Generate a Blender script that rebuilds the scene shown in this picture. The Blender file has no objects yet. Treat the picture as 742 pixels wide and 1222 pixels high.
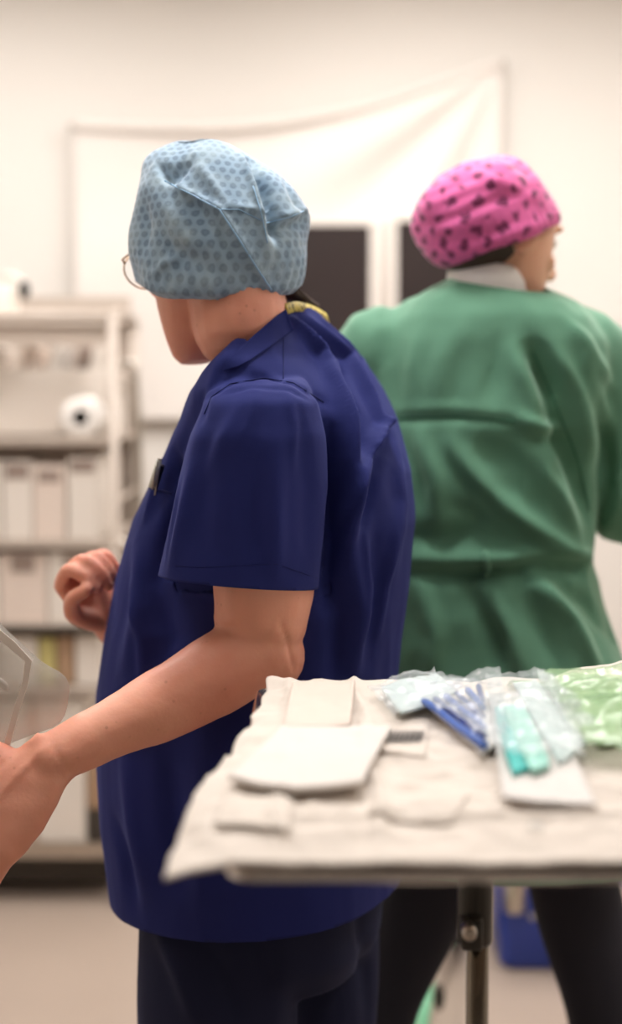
import bpy, bmesh, math, random
import numpy as np
from mathutils import Vector, Matrix, noise
from mathutils.bvhtree import BVHTree
from mathutils.geometry import interpolate_bezier

random.seed(4)
SC = bpy.context.scene
COL = SC.collection

# ------------------------------------------------------------------ camera, light, exposure
FPX, CX, CY = 1697.0, 371.0, 611.0
CAM_Z = 1.39
PITCH = math.atan(161 / FPX)
cam_d = bpy.data.cameras.new('camera')
cam_d.sensor_fit = 'VERTICAL'
cam_d.sensor_height = 36.0
cam_d.lens = FPX / 1222 * 36.0
cam_d.dof.use_dof = True
cam_d.dof.focus_distance = 1.52
cam_d.dof.aperture_fstop = 1.9
cam_d.dof.aperture_blades = 9
cam_d.clip_start = 0.02
cam = bpy.data.objects.new('camera', cam_d)
COL.objects.link(cam)
cam.location = (0, 0, CAM_Z)
cam.rotation_euler = (math.pi / 2 - PITCH, 0, 0)
SC.camera = cam

world = bpy.data.worlds.new('world')
SC.world = world
world.use_nodes = True
world.node_tree.nodes['Background'].inputs[0].default_value = (1.0, 0.96, 0.92, 1)
world.node_tree.nodes['Background'].inputs[1].default_value = 0.3

SC.view_settings.view_transform = 'Standard'
SC.view_settings.look = 'None'
SC.view_settings.gamma = 1
SC.view_settings.exposure = 0.55
SC.view_settings.use_curve_mapping = False
SC.cycles.use_denoising = True
SC.cycles.max_bounces = 10
SC.cycles.diffuse_bounces = 5
SC.cycles.transparent_max_bounces = 24
SC.cycles.sample_clamp_indirect = 6

ROOM = dict(x0=-2.4, x1=2.5, y0=-1.6, y1=4.7, z=2.8)
LIGHTS = [  # ceiling panels, last one a small added lamp: x, y, width, length, power
    (-1.1, 3.3, 0.6, 1.5, 20), (0.35, 3.3, 0.6, 1.5, 21), (1.7, 3.3, 0.6, 1.5, 14),
    (-0.9, 1.2, 0.6, 1.2, 4), (1.3, 1.2, 0.6, 1.2, 5), (0.0, 1.8, 0.28, 0.28, 13),  # small square lamp added to sharpen the cloth folds
]

def ray(px, py):
    c, s = math.cos(PITCH), math.sin(PITCH)
    dx, dy = (px - CX) / FPX, -(py - CY) / FPX
    return Vector((dx, c + dy * s, -s + dy * c))

def P(px, py, Y):
    d = ray(px, py)
    return Vector((0, 0, CAM_Z)) + d * (Y / d.y)

def T(px, py, z):
    d = ray(px, py)
    return Vector((0, 0, CAM_Z)) + d * ((z - CAM_Z) / d.z)

# ------------------------------------------------------------------ materials
def lin(c):
    return tuple(((v / 255) / 12.92 if v / 255 <= 0.04045 else ((v / 255 + 0.055) / 1.055) ** 2.4) for v in c) + (1,)

def nmat(name, rgb, rough=0.6, metal=0.0, spec=0.5, sheen=0.0, alpha=1.0, trans=0.0, var=0.08, vscale=6, bump=0.0,
         bscale=60, sss=0.0, coat=0.0, sheen_tint=None, bdist=0.002):
    m = bpy.data.materials.new(name)
    m.use_nodes = True
    nt = m.node_tree
    b = nt.nodes['Principled BSDF']
    b.inputs['Roughness'].default_value = rough
    b.inputs['Metallic'].default_value = metal
    b.inputs['Specular IOR Level'].default_value = spec
    b.inputs['Alpha'].default_value = alpha
    b.inputs['Transmission Weight'].default_value = trans
    b.inputs['Coat Weight'].default_value = coat
    if sheen:
        b.inputs['Sheen Weight'].default_value = sheen
        b.inputs['Sheen Roughness'].default_value = 0.4
        if sheen_tint: b.inputs['Sheen Tint'].default_value = lin(sheen_tint)
    if sss:
        b.inputs['Subsurface Weight'].default_value = sss
        b.inputs['Subsurface Radius'].default_value = (0.012, 0.004, 0.002)
        b.inputs['Subsurface Scale'].default_value = 1.0
    tc = nt.nodes.new('ShaderNodeTexCoord')
    n = nt.nodes.new('ShaderNodeTexNoise'); n.inputs['Scale'].default_value = vscale; n.inputs['Detail'].default_value = 4
    nt.links.new(tc.outputs['Object'], n.inputs['Vector'])
    r = nt.nodes.new('ShaderNodeMix'); r.data_type = 'RGBA'
    L = lin(rgb)
    r.inputs['A'].default_value = tuple(v * (1 - var) for v in L[:3]) + (1,)
    r.inputs['B'].default_value = tuple(min(1, v * (1 + var)) for v in L[:3]) + (1,)
    nt.links.new(n.outputs['Fac'], r.inputs['Factor'])
    nt.links.new(r.outputs['Result'], b.inputs['Base Color'])
    m['mixname'] = r.name
    if bump:
        n2 = nt.nodes.new('ShaderNodeTexNoise'); n2.inputs['Scale'].default_value = bscale; n2.inputs['Detail'].default_value = 5
        nt.links.new(tc.outputs['Object'], n2.inputs['Vector'])
        bp = nt.nodes.new('ShaderNodeBump'); bp.inputs['Strength'].default_value = bump; bp.inputs['Distance'].default_value = bdist
        nt.links.new(n2.outputs['Fac'], bp.inputs['Height'])
        nt.links.new(bp.outputs['Normal'], b.inputs['Normal'])
    return m

def mix_layer(m, rgb, fac_socket_fn):
    """put a second colour over the base colour where the node built by fac_socket_fn says so"""
    nt = m.node_tree
    b = nt.nodes['Principled BSDF']
    src = b.inputs['Base Color'].links[0].from_socket
    mx = nt.nodes.new('ShaderNodeMix'); mx.data_type = 'RGBA'
    nt.links.new(src, mx.inputs['A']); mx.inputs['B'].default_value = lin(rgb)
    nt.links.new(fac_socket_fn(nt), mx.inputs['Factor'])
    nt.links.new(mx.outputs['Result'], b.inputs['Base Color'])

def math_node(nt, op, a, b=None, clamp=False):
    n = nt.nodes.new('ShaderNodeMath'); n.operation = op; n.use_clamp = clamp
    for i, v in enumerate((a, b)):
        if v is None: continue
        if isinstance(v, (int, float)): n.inputs[i].default_value = v
        else: nt.links.new(v, n.inputs[i])
    return n.outputs[0]

def vmath(nt, op, a, b=None, out=0):
    n = nt.nodes.new('ShaderNodeVectorMath'); n.operation = op
    for i, v in enumerate((a, b)):
        if v is None: continue
        if isinstance(v, tuple): n.inputs[i].default_value = v
        else: nt.links.new(v, n.inputs[i])
    return n.outputs[out]

def ramp(nt, src, stops):
    n = nt.nodes.new('ShaderNodeValToRGB')
    while len(n.color_ramp.elements) < len(stops): n.color_ramp.elements.new(0.5)
    for e, (p, v) in zip(n.color_ramp.elements, stops):
        e.position = p; e.color = (v, v, v, 1)
    nt.links.new(src, n.inputs['Fac'])
    return n.outputs['Color']

def lattice(nt, vec, s, r3=1.7320508):
    """distance to the nearest point of a staggered lattice, in units of s"""
    p = vmath(nt, 'MULTIPLY', vec, (1 / s, 1 / (s * r3), 0))
    a = vmath(nt, 'MULTIPLY', vmath(nt, 'SUBTRACT', vmath(nt, 'FRACTION', p), (.5, .5, 0)), (1, r3, 0))
    p2 = vmath(nt, 'ADD', p, (.5, .5, 0))
    b = vmath(nt, 'MULTIPLY', vmath(nt, 'SUBTRACT', vmath(nt, 'FRACTION', p2), (.5, .5, 0)), (1, r3, 0))
    return math_node(nt, 'MINIMUM', vmath(nt, 'LENGTH', a, out=1), vmath(nt, 'LENGTH', b, out=1))

M = {}
M['wall'] = nmat('white_wall_paint', (224, 218, 211), 0.8, var=0.015, vscale=1.2, bump=0.05, bscale=200)
M['frontwall'] = nmat('grey_wall_paint', (150, 146, 142), 0.8, var=0.02)
M['ceiling'] = nmat('ceiling_paint', (240, 238, 235), 0.9, var=0.01)
M['floor'] = nmat('vinyl_floor', (164, 147, 134), 0.4, var=0.05, vscale=3, bump=0.02, bscale=40)
M['sheet'] = nmat('white_sheet', (226, 218, 211), 0.7, var=0.02, sheen=.2)
M['cart'] = nmat('cream_enamel', (184, 170, 158), 0.4, var=0.03)
M['steel'] = nmat('brushed_steel', (190, 182, 172), 0.28, metal=1, var=0.05, vscale=30)
M['chrome'] = nmat('chrome', (235, 228, 220), 0.16, metal=1, var=0.02)
M['polesteel'] = nmat('dark_polished_steel', (120, 112, 100), 0.18, metal=1, var=0.03)
M['darkmetal'] = nmat('dark_metal', (62, 60, 56), 0.4, metal=0.6, var=0.1)
M['box'] = nmat('white_card', (226, 216, 206), 0.6, var=0.03)
M['boxpink'] = nmat('pale_pink_card', (222, 205, 193), 0.6, var=0.03)
M['tan'] = nmat('tan_card', (170, 138, 110), 0.7, var=0.06)
M['yellowcard'] = nmat('yellow_card', (196, 184, 120), 0.6, var=0.05)
M['label'] = nmat('taupe_label', (150, 132, 122), 0.6, var=0.1, vscale=40)
M['dark'] = nmat('dark_card_and_shade', (62, 54, 46), 0.6, var=0.1)  # card of the dark box, also the painted shade on the trolley
M['black'] = nmat('black_plastic', (14, 14, 12), 0.4, var=0.1)
M['paper'] = nmat('tissue_paper', (240, 234, 228), 0.9, var=0.02)
M['screen'] = nmat('dark_glass_screen', (52, 44, 43), 0.22, spec=0.5, var=0.1, vscale=3)
M['frame'] = nmat('white_frame', (232, 224, 216), 0.5, var=0.02)
M['skin'] = nmat('skin', (240, 172, 146), 0.5, spec=0.35, sss=0.25, var=0.10, vscale=14, bump=0.25, bscale=260, bdist=.001)
M['skinb'] = nmat('skin_fair', (226, 172, 142), 0.5, spec=0.35, sss=0.2, var=0.08, vscale=14)
def skin_extras(m, s1=(190, 92, 72), s2=(150, 86, 60)):
    def redness(nt):
        n = nt.nodes.new('ShaderNodeTexNoise'); n.inputs['Scale'].default_value = 7; n.inputs['Detail'].default_value = 5
        tc = nt.nodes.new('ShaderNodeTexCoord'); nt.links.new(tc.outputs['Object'], n.inputs['Vector'])
        return ramp(nt, n.outputs['Fac'], [(0.42, 0), (0.72, 0.55)])
    mix_layer(m, s1, redness)
    def freckles(nt):
        v = nt.nodes.new('ShaderNodeTexVoronoi'); v.inputs['Scale'].default_value = 75; v.inputs['Randomness'].default_value = 1
        tc = nt.nodes.new('ShaderNodeTexCoord'); nt.links.new(tc.outputs['Object'], v.inputs['Vector'])
        f = ramp(nt, v.outputs['Distance'], [(0.08, 1), (0.17, 0)])
        n = nt.nodes.new('ShaderNodeTexNoise'); n.inputs['Scale'].default_value = 22
        nt.links.new(tc.outputs['Object'], n.inputs['Vector'])
        g = ramp(nt, n.outputs['Fac'], [(0.5, 0), (0.62, 0.3)])
        return math_node(nt, 'MULTIPLY', f, g)
    mix_layer(m, s2, freckles)
skin_extras(M['skin'])
M['navy'] = nmat('navy_scrub_cotton', (33, 40, 100), 0.85, spec=0.2, sheen=0.12, sheen_tint=(120, 130, 220), var=0.1, vscale=9, bump=0.25, bscale=700, bdist=.0006)
M['navyseam'] = nmat('navy_seam', (28, 34, 88), 0.8, spec=0.2, var=0.1)
M['navyleg'] = nmat('navy_trouser_cotton', (30, 34, 60), 0.85, spec=0.2, sheen=0.1, sheen_tint=(120, 130, 200), var=0.1, vscale=9)
M['black_leg'] = nmat('dark_trouser_cotton', (46, 46, 54), 0.85, spec=0.2, var=0.1)
M['green'] = nmat('green_gown_cotton', (96, 142, 117), 0.8, spec=0.2, sheen=0.6, sheen_tint=(200, 225, 205), var=0.08, vscale=7, bump=0.2, bscale=500, bdist=.0006)
M['greenseam'] = nmat('green_seam', (60, 108, 84), 0.8, spec=0.2, var=0.08)
M['under'] = nmat('white_undershirt', (236, 230, 224), 0.8, var=0.02)
M['hair'] = nmat('brown_hair', (58, 42, 32), 0.55, var=0.3, vscale=60, bump=0.5, bscale=120)
M['eyew'] = nmat('eye_white', (230, 225, 220), 0.2)
M['iris'] = nmat('eye_iris', (60, 50, 40), 0.2)
M['lips'] = nmat('lips', (176, 98, 88), 0.4)
M['shoe'] = nmat('white_shoe', (215, 210, 205), 0.5)
M['lens'] = nmat('clear_lens', (240, 240, 240), 0.05, alpha=0.08)
M['gold'] = nmat('gold_wire', (170, 130, 90), 0.3, metal=0.8)
M['lanyard'] = nmat('yellow_lanyard', (196, 176, 88), 0.6, var=0.05)
def lanyard_text(nt):
    tc = nt.nodes.new('ShaderNodeTexCoord')
    n = nt.nodes.new('ShaderNodeTexNoise'); n.inputs['Scale'].default_value = 140
    nt.links.new(tc.outputs['Object'], n.inputs['Vector'])
    return ramp(nt, n.outputs['Fac'], [(0.56, 0), (0.6, 0.8)])
mix_layer(M['lanyard'], (60, 54, 30), lanyard_text)
M['wrap'] = nmat('cream_sterile_wrap', (216, 205, 194), 0.75, spec=0.3, var=0.03, vscale=9, bump=0.35, bscale=45, bdist=.003)
M['pad'] = nmat('white_gauze', (220, 212, 205), 0.85, var=0.015, bump=0.15, bscale=300)
M['towel'] = nmat('cream_towel', (216, 200, 188), 0.85, var=0.02, bump=0.2, bscale=260)
M['blue'] = nmat('blue_plastic', (30, 58, 150), 0.35, var=0.08)
M['stripe'] = nmat('blue_stick', (88, 122, 205), 0.4, var=0.1)
M['teal'] = nmat('teal_nonwoven', (74, 196, 190), 0.6, var=0.12, vscale=30)
M['mint'] = nmat('mint_nonwoven', (164, 222, 208), 0.6, var=0.08, vscale=30)
M['mintplastic'] = nmat('mint_rubber', (120, 190, 150), 0.4, var=0.05)
M['palelabel'] = nmat('pale_blue_label', (205, 218, 216), 0.6, var=0.02)
M['palepaper'] = nmat('white_pouch_paper', (216, 210, 205), 0.7, var=0.01)
M['ink'] = nmat('printed_ink', (60, 54, 52), 0.7)
M['film'] = nmat('clear_film', (244, 250, 252), 0.12, alpha=0.2, spec=0.8, bump=0.8, bscale=28, bdist=.004, var=0.01)
M['greenfilm'] = nmat('green_tinted_film', (190, 222, 176), 0.2, alpha=0.4, spec=0.8, bump=0.8, bscale=16, bdist=.005, var=0.12, vscale=14)
M['blister'] = nmat('clear_blister_plastic', (214, 208, 198), 0.14, alpha=0.28, spec=0.7, bump=0.4, bscale=20, bdist=.003, var=0.02)
M['sealstrip'] = nmat('frosted_seal_strip', (240, 230, 218), 0.5, alpha=0.9, var=0.02)
M['penwhite'] = nmat('pen_white', (226, 226, 214), 0.3)
M['lamp'] = nmat('lamp_diffuser', (255, 255, 255), 0.5)
nt = M['lamp'].node_tree
nt.nodes['Principled BSDF'].inputs['Emission Color'].default_value = (1, .96, .9, 1)
nt.nodes['Principled BSDF'].inputs['Emission Strength'].default_value = 1.5

# caps
M['capblue'] = nmat('pale_blue_nonwoven', (142, 168, 190), 0.7, spec=0.3, sheen=0.3, var=0.08, vscale=12, bump=0.3, bscale=180, bdist=.001)
def uvvec(nt):
    return nt.nodes.new('ShaderNodeUVMap').outputs['UV']
def capdots(nt):
    n = nt.nodes.new('ShaderNodeTexNoise'); n.inputs['Scale'].default_value = 160
    uv = uvvec(nt); nt.links.new(uv, n.inputs['Vector'])
    d = math_node(nt, 'ADD', lattice(nt, uv, 0.0132), math_node(nt, 'MULTIPLY', math_node(nt, 'SUBTRACT', n.outputs['Fac'], .5), 0.3))
    return ramp(nt, d, [(0.0, 0.5), (0.08, 0.45), (0.18, 0.62), (0.26, 0.5), (0.40, 0.0)])
mix_layer(M['capblue'], (72, 94, 116), capdots)
def capcloud(nt):
    n = nt.nodes.new('ShaderNodeTexNoise'); n.inputs['Scale'].default_value = 26; n.inputs['Detail'].default_value = 3
    nt.links.new(uvvec(nt), n.inputs['Vector'])
    return ramp(nt, n.outputs['Fac'], [(0.42, 0), (0.68, 0.5)])
mix_layer(M['capblue'], (178, 196, 202), capcloud)
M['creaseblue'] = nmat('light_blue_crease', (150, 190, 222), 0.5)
M['cappink'] = nmat('pink_printed_cotton', (224, 104, 164), 0.7, spec=0.3, sheen=0.3, var=0.18, vscale=16)
def capblobs(nt):
    uv = uvvec(nt)
    n = nt.nodes.new('ShaderNodeTexNoise'); n.inputs['Scale'].default_value = 70; nt.links.new(uv, n.inputs['Vector'])
    d = math_node(nt, 'ADD', lattice(nt, uv, 0.030, 1.1), math_node(nt, 'MULTIPLY', math_node(nt, 'SUBTRACT', n.outputs['Fac'], .5), 0.9))
    return ramp(nt, d, [(0.12, 0.85), (0.24, 0.0)])
mix_layer(M['cappink'], (90, 22, 62), capblobs)

# ------------------------------------------------------------------ mesh helpers
class MB:
    def __init__(s): s.v = []; s.f = []
    def add(s, v, f):
        o = len(s.v); s.v += [tuple(p) for p in v]; s.f += [tuple(i + o for i in q) for q in f]; return s
    def rings(s, rings, cap=True, closed=True):
        n = len(rings[0]); v = [p for r in rings for p in r]; f = []
        for i in range(len(rings) - 1):
            for j in range(n if closed else n - 1):
                k = (j + 1) % n
                f.append((i * n + j, i * n + k, (i + 1) * n + k, (i + 1) * n + j))
        if cap and closed:
            f.append(tuple(reversed(range(n)))); f.append(tuple(range((len(rings) - 1) * n, len(rings) * n)))
        return s.add(v, f)
    def box(s, c, h, rot=None, bev=0.0):
        """box centre c, half sizes h; bevelled corners"""
        bm = bmesh.new(); bmesh.ops.create_cube(bm, size=2)
        for v in bm.verts: v.co = Vector((v.co.x * h[0], v.co.y * h[1], v.co.z * h[2]))
        if bev: bmesh.ops.bevel(bm, geom=bm.edges[:], offset=bev, segments=2, affect='EDGES', profile=.5)
        m = rot.to_4x4() if rot else Matrix()
        m = Matrix.Translation(Vector(c)) @ m
        bm.verts.ensure_lookup_table()
        s.add([m @ v.co for v in bm.verts], [[v.index for v in f.verts] for f in bm.faces]); bm.free(); return s
    def tube(s, pts, r, n=12, sub=1):
        pts = [Vector(p) for p in pts]
        rr = list(r) if hasattr(r, '__len__') else [r] * len(pts)
        if sub > 1: pts, rr = smooth_path(pts, rr, sub)
        rings = []
        t0 = (pts[1] - pts[0]).normalized()
        u = t0.orthogonal().normalized()
        for i, p in enumerate(pts):
            t = (pts[min(i + 1, len(pts) - 1)] - pts[max(i - 1, 0)]).normalized()
            u = (u - t * u.dot(t)).normalized(); w = t.cross(u)
            rings.append([p + (u * math.cos(a) + w * math.sin(a)) * rr[i] for a in [2 * math.pi * k / n for k in range(n)]])
        return s.rings(rings)
    def limb(s, pts, rr, n=16, sub=6):
        """round-ended tapering limb"""
        pts, rr = smooth_path([Vector(p) for p in pts], list(rr), sub)
        d0 = (pts[0] - pts[1]).normalized(); d1 = (pts[-1] - pts[-2]).normalized()
        a = [(pts[0] + d0 * rr[0] * q, rr[0] * math.sqrt(1 - q * q)) for q in (0.98, 0.85, 0.6, 0.3)]
        b = [(pts[-1] + d1 * rr[-1] * q, rr[-1] * math.sqrt(1 - q * q)) for q in (0.3, 0.6, 0.85, 0.98)]
        P_ = [p for p, _ in a] + pts + [p for p, _ in b]; R_ = [q for _, q in a] + rr + [q for _, q in b]
        return s.tube(P_, R_, n)
    def ball(s, c, r, rot=None, seg=20, ring=12):
        m = (rot.to_4x4() if rot else Matrix()); m = Matrix.Translation(Vector(c)) @ m
        rings = []
        for i in range(ring):
            th = math.pi * (i + .5) / ring
            rings.append([m @ Vector((r[0] * math.sin(th) * math.cos(a), r[1] * math.sin(th) * math.sin(a), -r[2] * math.cos(th)))
                          for a in [2 * math.pi * k / seg for k in range(seg)]])
        return s.rings(rings)
    def lathe(s, c, prof, axis='Z', n=32):
        rings = []
        for r, h in prof:
            ring = []
            for k in range(n):
                a = 2 * math.pi * k / n; x, y = r * math.cos(a), r * math.sin(a)
                v = {'Z': (x, y, h), 'Y': (x, h, -y) , 'X': (h, x, y)}[axis]
                ring.append(Vector(c) + Vector(v))
            rings.append(ring)
        return s.rings(rings)
    def xform(s, m):
        s.v = [tuple(m @ Vector(p)) for p in s.v]; return s
    def mesh(s, name='m'):
        me = bpy.data.meshes.new(name); me.from_pydata(s.v, [], s.f)
        bm = bmesh.new(); bm.from_mesh(me); bmesh.ops.recalc_face_normals(bm, faces=bm.faces[:]); bm.to_mesh(me); bm.free()
        return me
    def build(s, name, mat, parent=None, smooth=True, **kw):
        return link(name, s.mesh(name), mat, parent, smooth, **kw)

def smooth_path(pts, rr, sub):
    """Catmull-Rom"""
    P0 = [pts[0] * 2 - pts[1]] + pts + [pts[-1] * 2 - pts[-2]]
    op, orr = [], []
    for i in range(len(pts) - 1):
        a, b, c, d = P0[i], P0[i + 1], P0[i + 2], P0[i + 3]
        for k in range(sub):
            t = k / sub
            op.append(0.5 * ((2 * b) + (c - a) * t + (2 * a - 5 * b + 4 * c - d) * t * t + (3 * b - a - 3 * c + d) * t ** 3))
            tt = t * t * (3 - 2 * t); orr.append(rr[i] * (1 - tt) + rr[i + 1] * tt)
    op.append(pts[-1]); orr.append(rr[-1])
    return op, orr

def link(name, me, mat, parent=None, smooth=True, label=None, cat=None, group=None, kind=None, angle=None):
    me.materials.clear(); me.materials.append(mat)
    if smooth:
        me.polygons.foreach_set('use_smooth', [True] * len(me.polygons))
        if angle: me.set_sharp_from_angle(angle=math.radians(angle))
    o = bpy.data.objects.new(name, me); COL.objects.link(o)
    if parent:
        o.parent = parent; o.matrix_parent_inverse = pmat(parent).inverted()
    tag(o, label, cat, group, kind)
    return o

def pmat(o):
    m = o.matrix_basis.copy()
    while o.parent:
        m = o.parent.matrix_basis @ o.matrix_parent_inverse @ m if False else o.parent.matrix_basis @ o.matrix_parent_inverse @ m
        o = o.parent
    return m

def tag(o, label=None, cat=None, group=None, kind=None):
    if label: o['label'] = label
    if cat: o['category'] = cat
    if group: o['group'] = group
    if kind: o['kind'] = kind
    return o

def empty(name, loc, label, cat, group=None):
    o = bpy.data.objects.new(name, None); COL.objects.link(o); o.location = loc; o.empty_display_size = .1
    return tag(o, label, cat, group)

def remeshed(mb, voxel, iters=3):
    """the union of overlapping closed shapes as one continuous skin -> bmesh-free arrays in a Mesh"""
    me = mb.mesh('tmp')
    o = bpy.data.objects.new('tmp', me); COL.objects.link(o)
    md = o.modifiers.new('r', 'REMESH'); md.mode = 'VOXEL'; md.voxel_size = voxel; md.adaptivity = 0
    dg = bpy.context.evaluated_depsgraph_get(); dg.update()
    ev = o.evaluated_get(dg)
    out = bpy.data.meshes.new_from_object(ev)
    bpy.data.objects.remove(o); bpy.data.meshes.remove(me)
    lap(out, iters)
    return out

def getco(me):
    a = np.empty(len(me.vertices) * 3); me.vertices.foreach_get('co', a); return a.reshape(-1, 3)
def setco(me, a):
    me.vertices.foreach_set('co', np.ascontiguousarray(a).ravel()); me.update()
def getno(me):
    a = np.empty(len(me.vertices) * 3); me.vertex_normals.foreach_get('vector', a); return a.reshape(-1, 3)

def lap(me, iters, lam=0.5, mask=None):
    if iters <= 0: return
    e = np.empty(len(me.edges) * 2, dtype=np.int64); me.edges.foreach_get('vertices', e); e = e.reshape(-1, 2)
    co = getco(me); n = len(co)
    deg = np.bincount(e.ravel(), minlength=n).astype(float)[:, None]; deg[deg == 0] = 1
    for it in range(iters * 2):
        l = lam if it % 2 == 0 else -lam * 0.9       # Taubin: keeps the volume
        s = np.zeros_like(co)
        for k in range(3):
            s[:, k] = np.bincount(e[:, 0], weights=co[e[:, 1], k], minlength=n) + np.bincount(e[:, 1], weights=co[e[:, 0], k], minlength=n)
        d = (s / deg - co) * l
        co += d if mask is None else d * mask
    setco(me, co)

def hits(me_or_bvh, pts):
    bvh = me_or_bvh
    out = []
    for px, py in pts:
        h = bvh.ray_cast(Vector((0, 0, CAM_Z)), ray(px, py).normalized())
        if h[0] is not None: out.append((h[0], h[1]))
    return out

def folds(me, specs, k_amp=1.0):
    """press creases (negative) and ridges (positive) into a cloth surface. spec: (pixel polyline, height, width[, taper])"""
    bm = bmesh.new(); bm.from_mesh(me); bvh = BVHTree.FromBMesh(bm); bm.free()
    co = getco(me); no = getno(me); off = np.zeros(len(co))
    for sp in specs:
        pl, amp, wid = sp[:3]; amp *= k_amp
        pts = []
        for (a, b) in zip(pl[:-1], pl[1:]):
            for k in range(4): pts.append((a[0] + (b[0] - a[0]) * k / 4, a[1] + (b[1] - a[1]) * k / 4))
        pts.append(pl[-1])
        hs = hits(bvh, pts)
        if len(hs) < 2: continue
        q = np.array([tuple(h[0]) for h in hs]); qn = np.array([tuple(h[1]) for h in hs])
        best = np.full(len(co), 1e9); tpar = np.zeros(len(co)); nd = np.zeros(len(co))
        sel = np.where((co >= q.min(0) - 3 * wid).all(1) & (co <= q.max(0) + 3 * wid).all(1))[0]
        c = co[sel]; bb = best[sel]; tt = tpar[sel]; dd = nd[sel]
        m = len(q) - 1
        for i in range(m):
            a, b = q[i], q[i + 1]; ab = b - a; L = ab @ ab + 1e-12
            if L > 0.01: continue
            t = np.clip(((c - a) @ ab) / L, 0, 1)
            d = np.linalg.norm(c - (a + t[:, None] * ab), axis=1)
            u = d < bb
            bb[u] = d[u]; tt[u] = (i + t[u]) / m; dd[u] = (no[sel][u] @ qn[i])
        w = amp * np.exp(-(bb / wid) ** 2) * np.sin(np.pi * np.clip(tt * 0.9 + 0.05, 0, 1)) ** 0.6 * (dd > 0.0)
        off[sel] += w
    setco(me, co + no * off[:, None])

def noisy(me, scale, amp, stretch=(1, 1, 1), seed=0, ridged=False):
    co = getco(me); no = getno(me); off = np.empty(len(co))
    for i, c in enumerate(co):
        v = noise.noise(Vector((c[0] * scale * stretch[0] + seed, c[1] * scale * stretch[1], c[2] * scale * stretch[2])))
        if ridged: v = 0.35 - abs(v)
        off[i] = v
    setco(me, co + no * (off * amp)[:, None])

def cut(me, co_, no_, keep_r=None, centre=None):
    """remove what lies beyond a plane (within keep_r of centre) and leave an open, crisp hem"""
    bm = bmesh.new(); bm.from_mesh(me)
    geom = bm.verts[:] + bm.edges[:] + bm.faces[:]
    if centre is not None:
        vs = {v for v in bm.verts if (v.co - Vector(centre)).length < keep_r}
        fs = [f for f in bm.faces if all(v in vs for v in f.verts)]
        es = {e for f in fs for e in f.edges}; geom = list({v for f in fs for v in f.verts}) + list(es) + fs
    bmesh.ops.bisect_plane(bm, geom=geom, plane_co=Vector(co_), plane_no=Vector(no_), clear_outer=True)
    bm.to_mesh(me); bm.free(); me.update()

def thicken(o, t=0.002):
    md = o.modifiers.new('cloth_thickness', 'SOLIDIFY'); md.thickness = t; md.offset = -1
    return o

def torso(mb, Y, F, secs, n=48, shrink=0.0, ex=2.3):
    """horizontal sections from silhouette: (py, xleft, xright, half width across shoulders)"""
    F = Vector((F[0], F[1], 0)).normalized(); L = Vector((-F.y, F.x, 0))
    rings = []
    ss = []
    for i in range(len(secs) - 1):
        for k in range(3):
            t = k / 3; ss.append([a + (b - a) * t for a, b in zip(secs[i], secs[i + 1])])
    ss.append(secs[-1])
    for s in ss:
        py, xl, xr, w = s[:4]; dy = s[4] if len(s) > 4 else 0
        a = P(xl, py, Y); b = P(xr, py, Y); c = (a + b) / 2; A = (b.x - a.x) / 2 - shrink; w = w - shrink
        wl = min(w * abs(L.x), A * 0.85)
        w2 = wl / abs(L.x) if abs(L.x) > 0.05 else w
        d = math.sqrt(max(A * A - wl * wl, 1e-4)) / max(abs(F.x), 1e-3) if abs(F.x) > 0.45 else None
        if d is None:      # seen from behind: silhouette gives the width, w the depth
            d = w; w2 = math.sqrt(max(A * A - (d * F.x) ** 2, 1e-4)) / abs(L.x)
        c = c + Vector((0, dy, 0))
        ring = []
        for k in range(n):
            t = 2 * math.pi * k / n; ct, st = math.cos(t), math.sin(t)
            e = 2 / ex
            ring.append(c + F * d * math.copysign(abs(ct) ** e, ct) + L * w2 * math.copysign(abs(st) ** e, st))
        rings.append(ring)
    return mb.rings(rings)

# ------------------------------------------------------------------ people pieces
def head_shape(mb, m, neck=.056, ny=-.032):
    h = MB()
    h.ball((0, -.012, .030), (.076, .097, .086), seg=32, ring=20)
    secs = [(-.118, .066, .020, .018), (-.110, .060, .032, .030), (-.09, .045, .045, .048), (-.065, .033, .055, .062), (-.03, .020, .064, .076),
            (0, .012, .069, .084), (.03, .008, .071, .087), (.06, .002, .066, .082)]
    h.rings([[Vector((a * math.cos(t), cy + b * math.sin(t), z)) for t in [2 * math.pi * k / 32 for k in range(32)]] for z, cy, a, b in secs])
    h.limb([(0, .092, .018), (0, .104, -.008), (0, .114, -.026)], (.008, .0085, .0115), 12, 3)
    for s in (-1, 1):
        h.ball((s * .010, .104, -.032), (.008, .010, .007))
        h.ball((s * .026, .084, .032), (.022, .012, .007))
        h.ball((s * .038, .068, -.022), (.018, .016, .016))
        r = Matrix.Rotation(s * -0.35, 3, 'Z') @ Matrix.Rotation(-0.15, 3, 'X')
        h.ball((s * .076, -.004, -.006), (.007, .019, .031), r)
        h.limb([(s * .080, -.018, .015), (s * .084, -.012, .024), (s * .082, .004, .022), (s * .078, .010, .008)], (.004, .004, .004, .003), 8, 3)
    h.ball((0, .094, -.056), (.023, .010, .0055)); h.ball((0, .092, -.066), (.019, .011, .0065))
    h.ball((0, .080, -.100), (.017, .014, .014))
    h.limb([(0, ny, -.02), (0, ny, -.09)], (neck, neck), 20, 3)
    h.xform(m); mb.add(h.v, h.f)

def head_frame(c, yaw, pitch=0, roll=0):
    """face looks along +y before the turn; yaw about z (positive turns left)"""
    return Matrix.Translation(Vector(c)) @ Matrix.Rotation(yaw, 4, 'Z') @ Matrix.Rotation(pitch, 4, 'X') @ Matrix.Rotation(roll, 4, 'Y')

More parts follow.
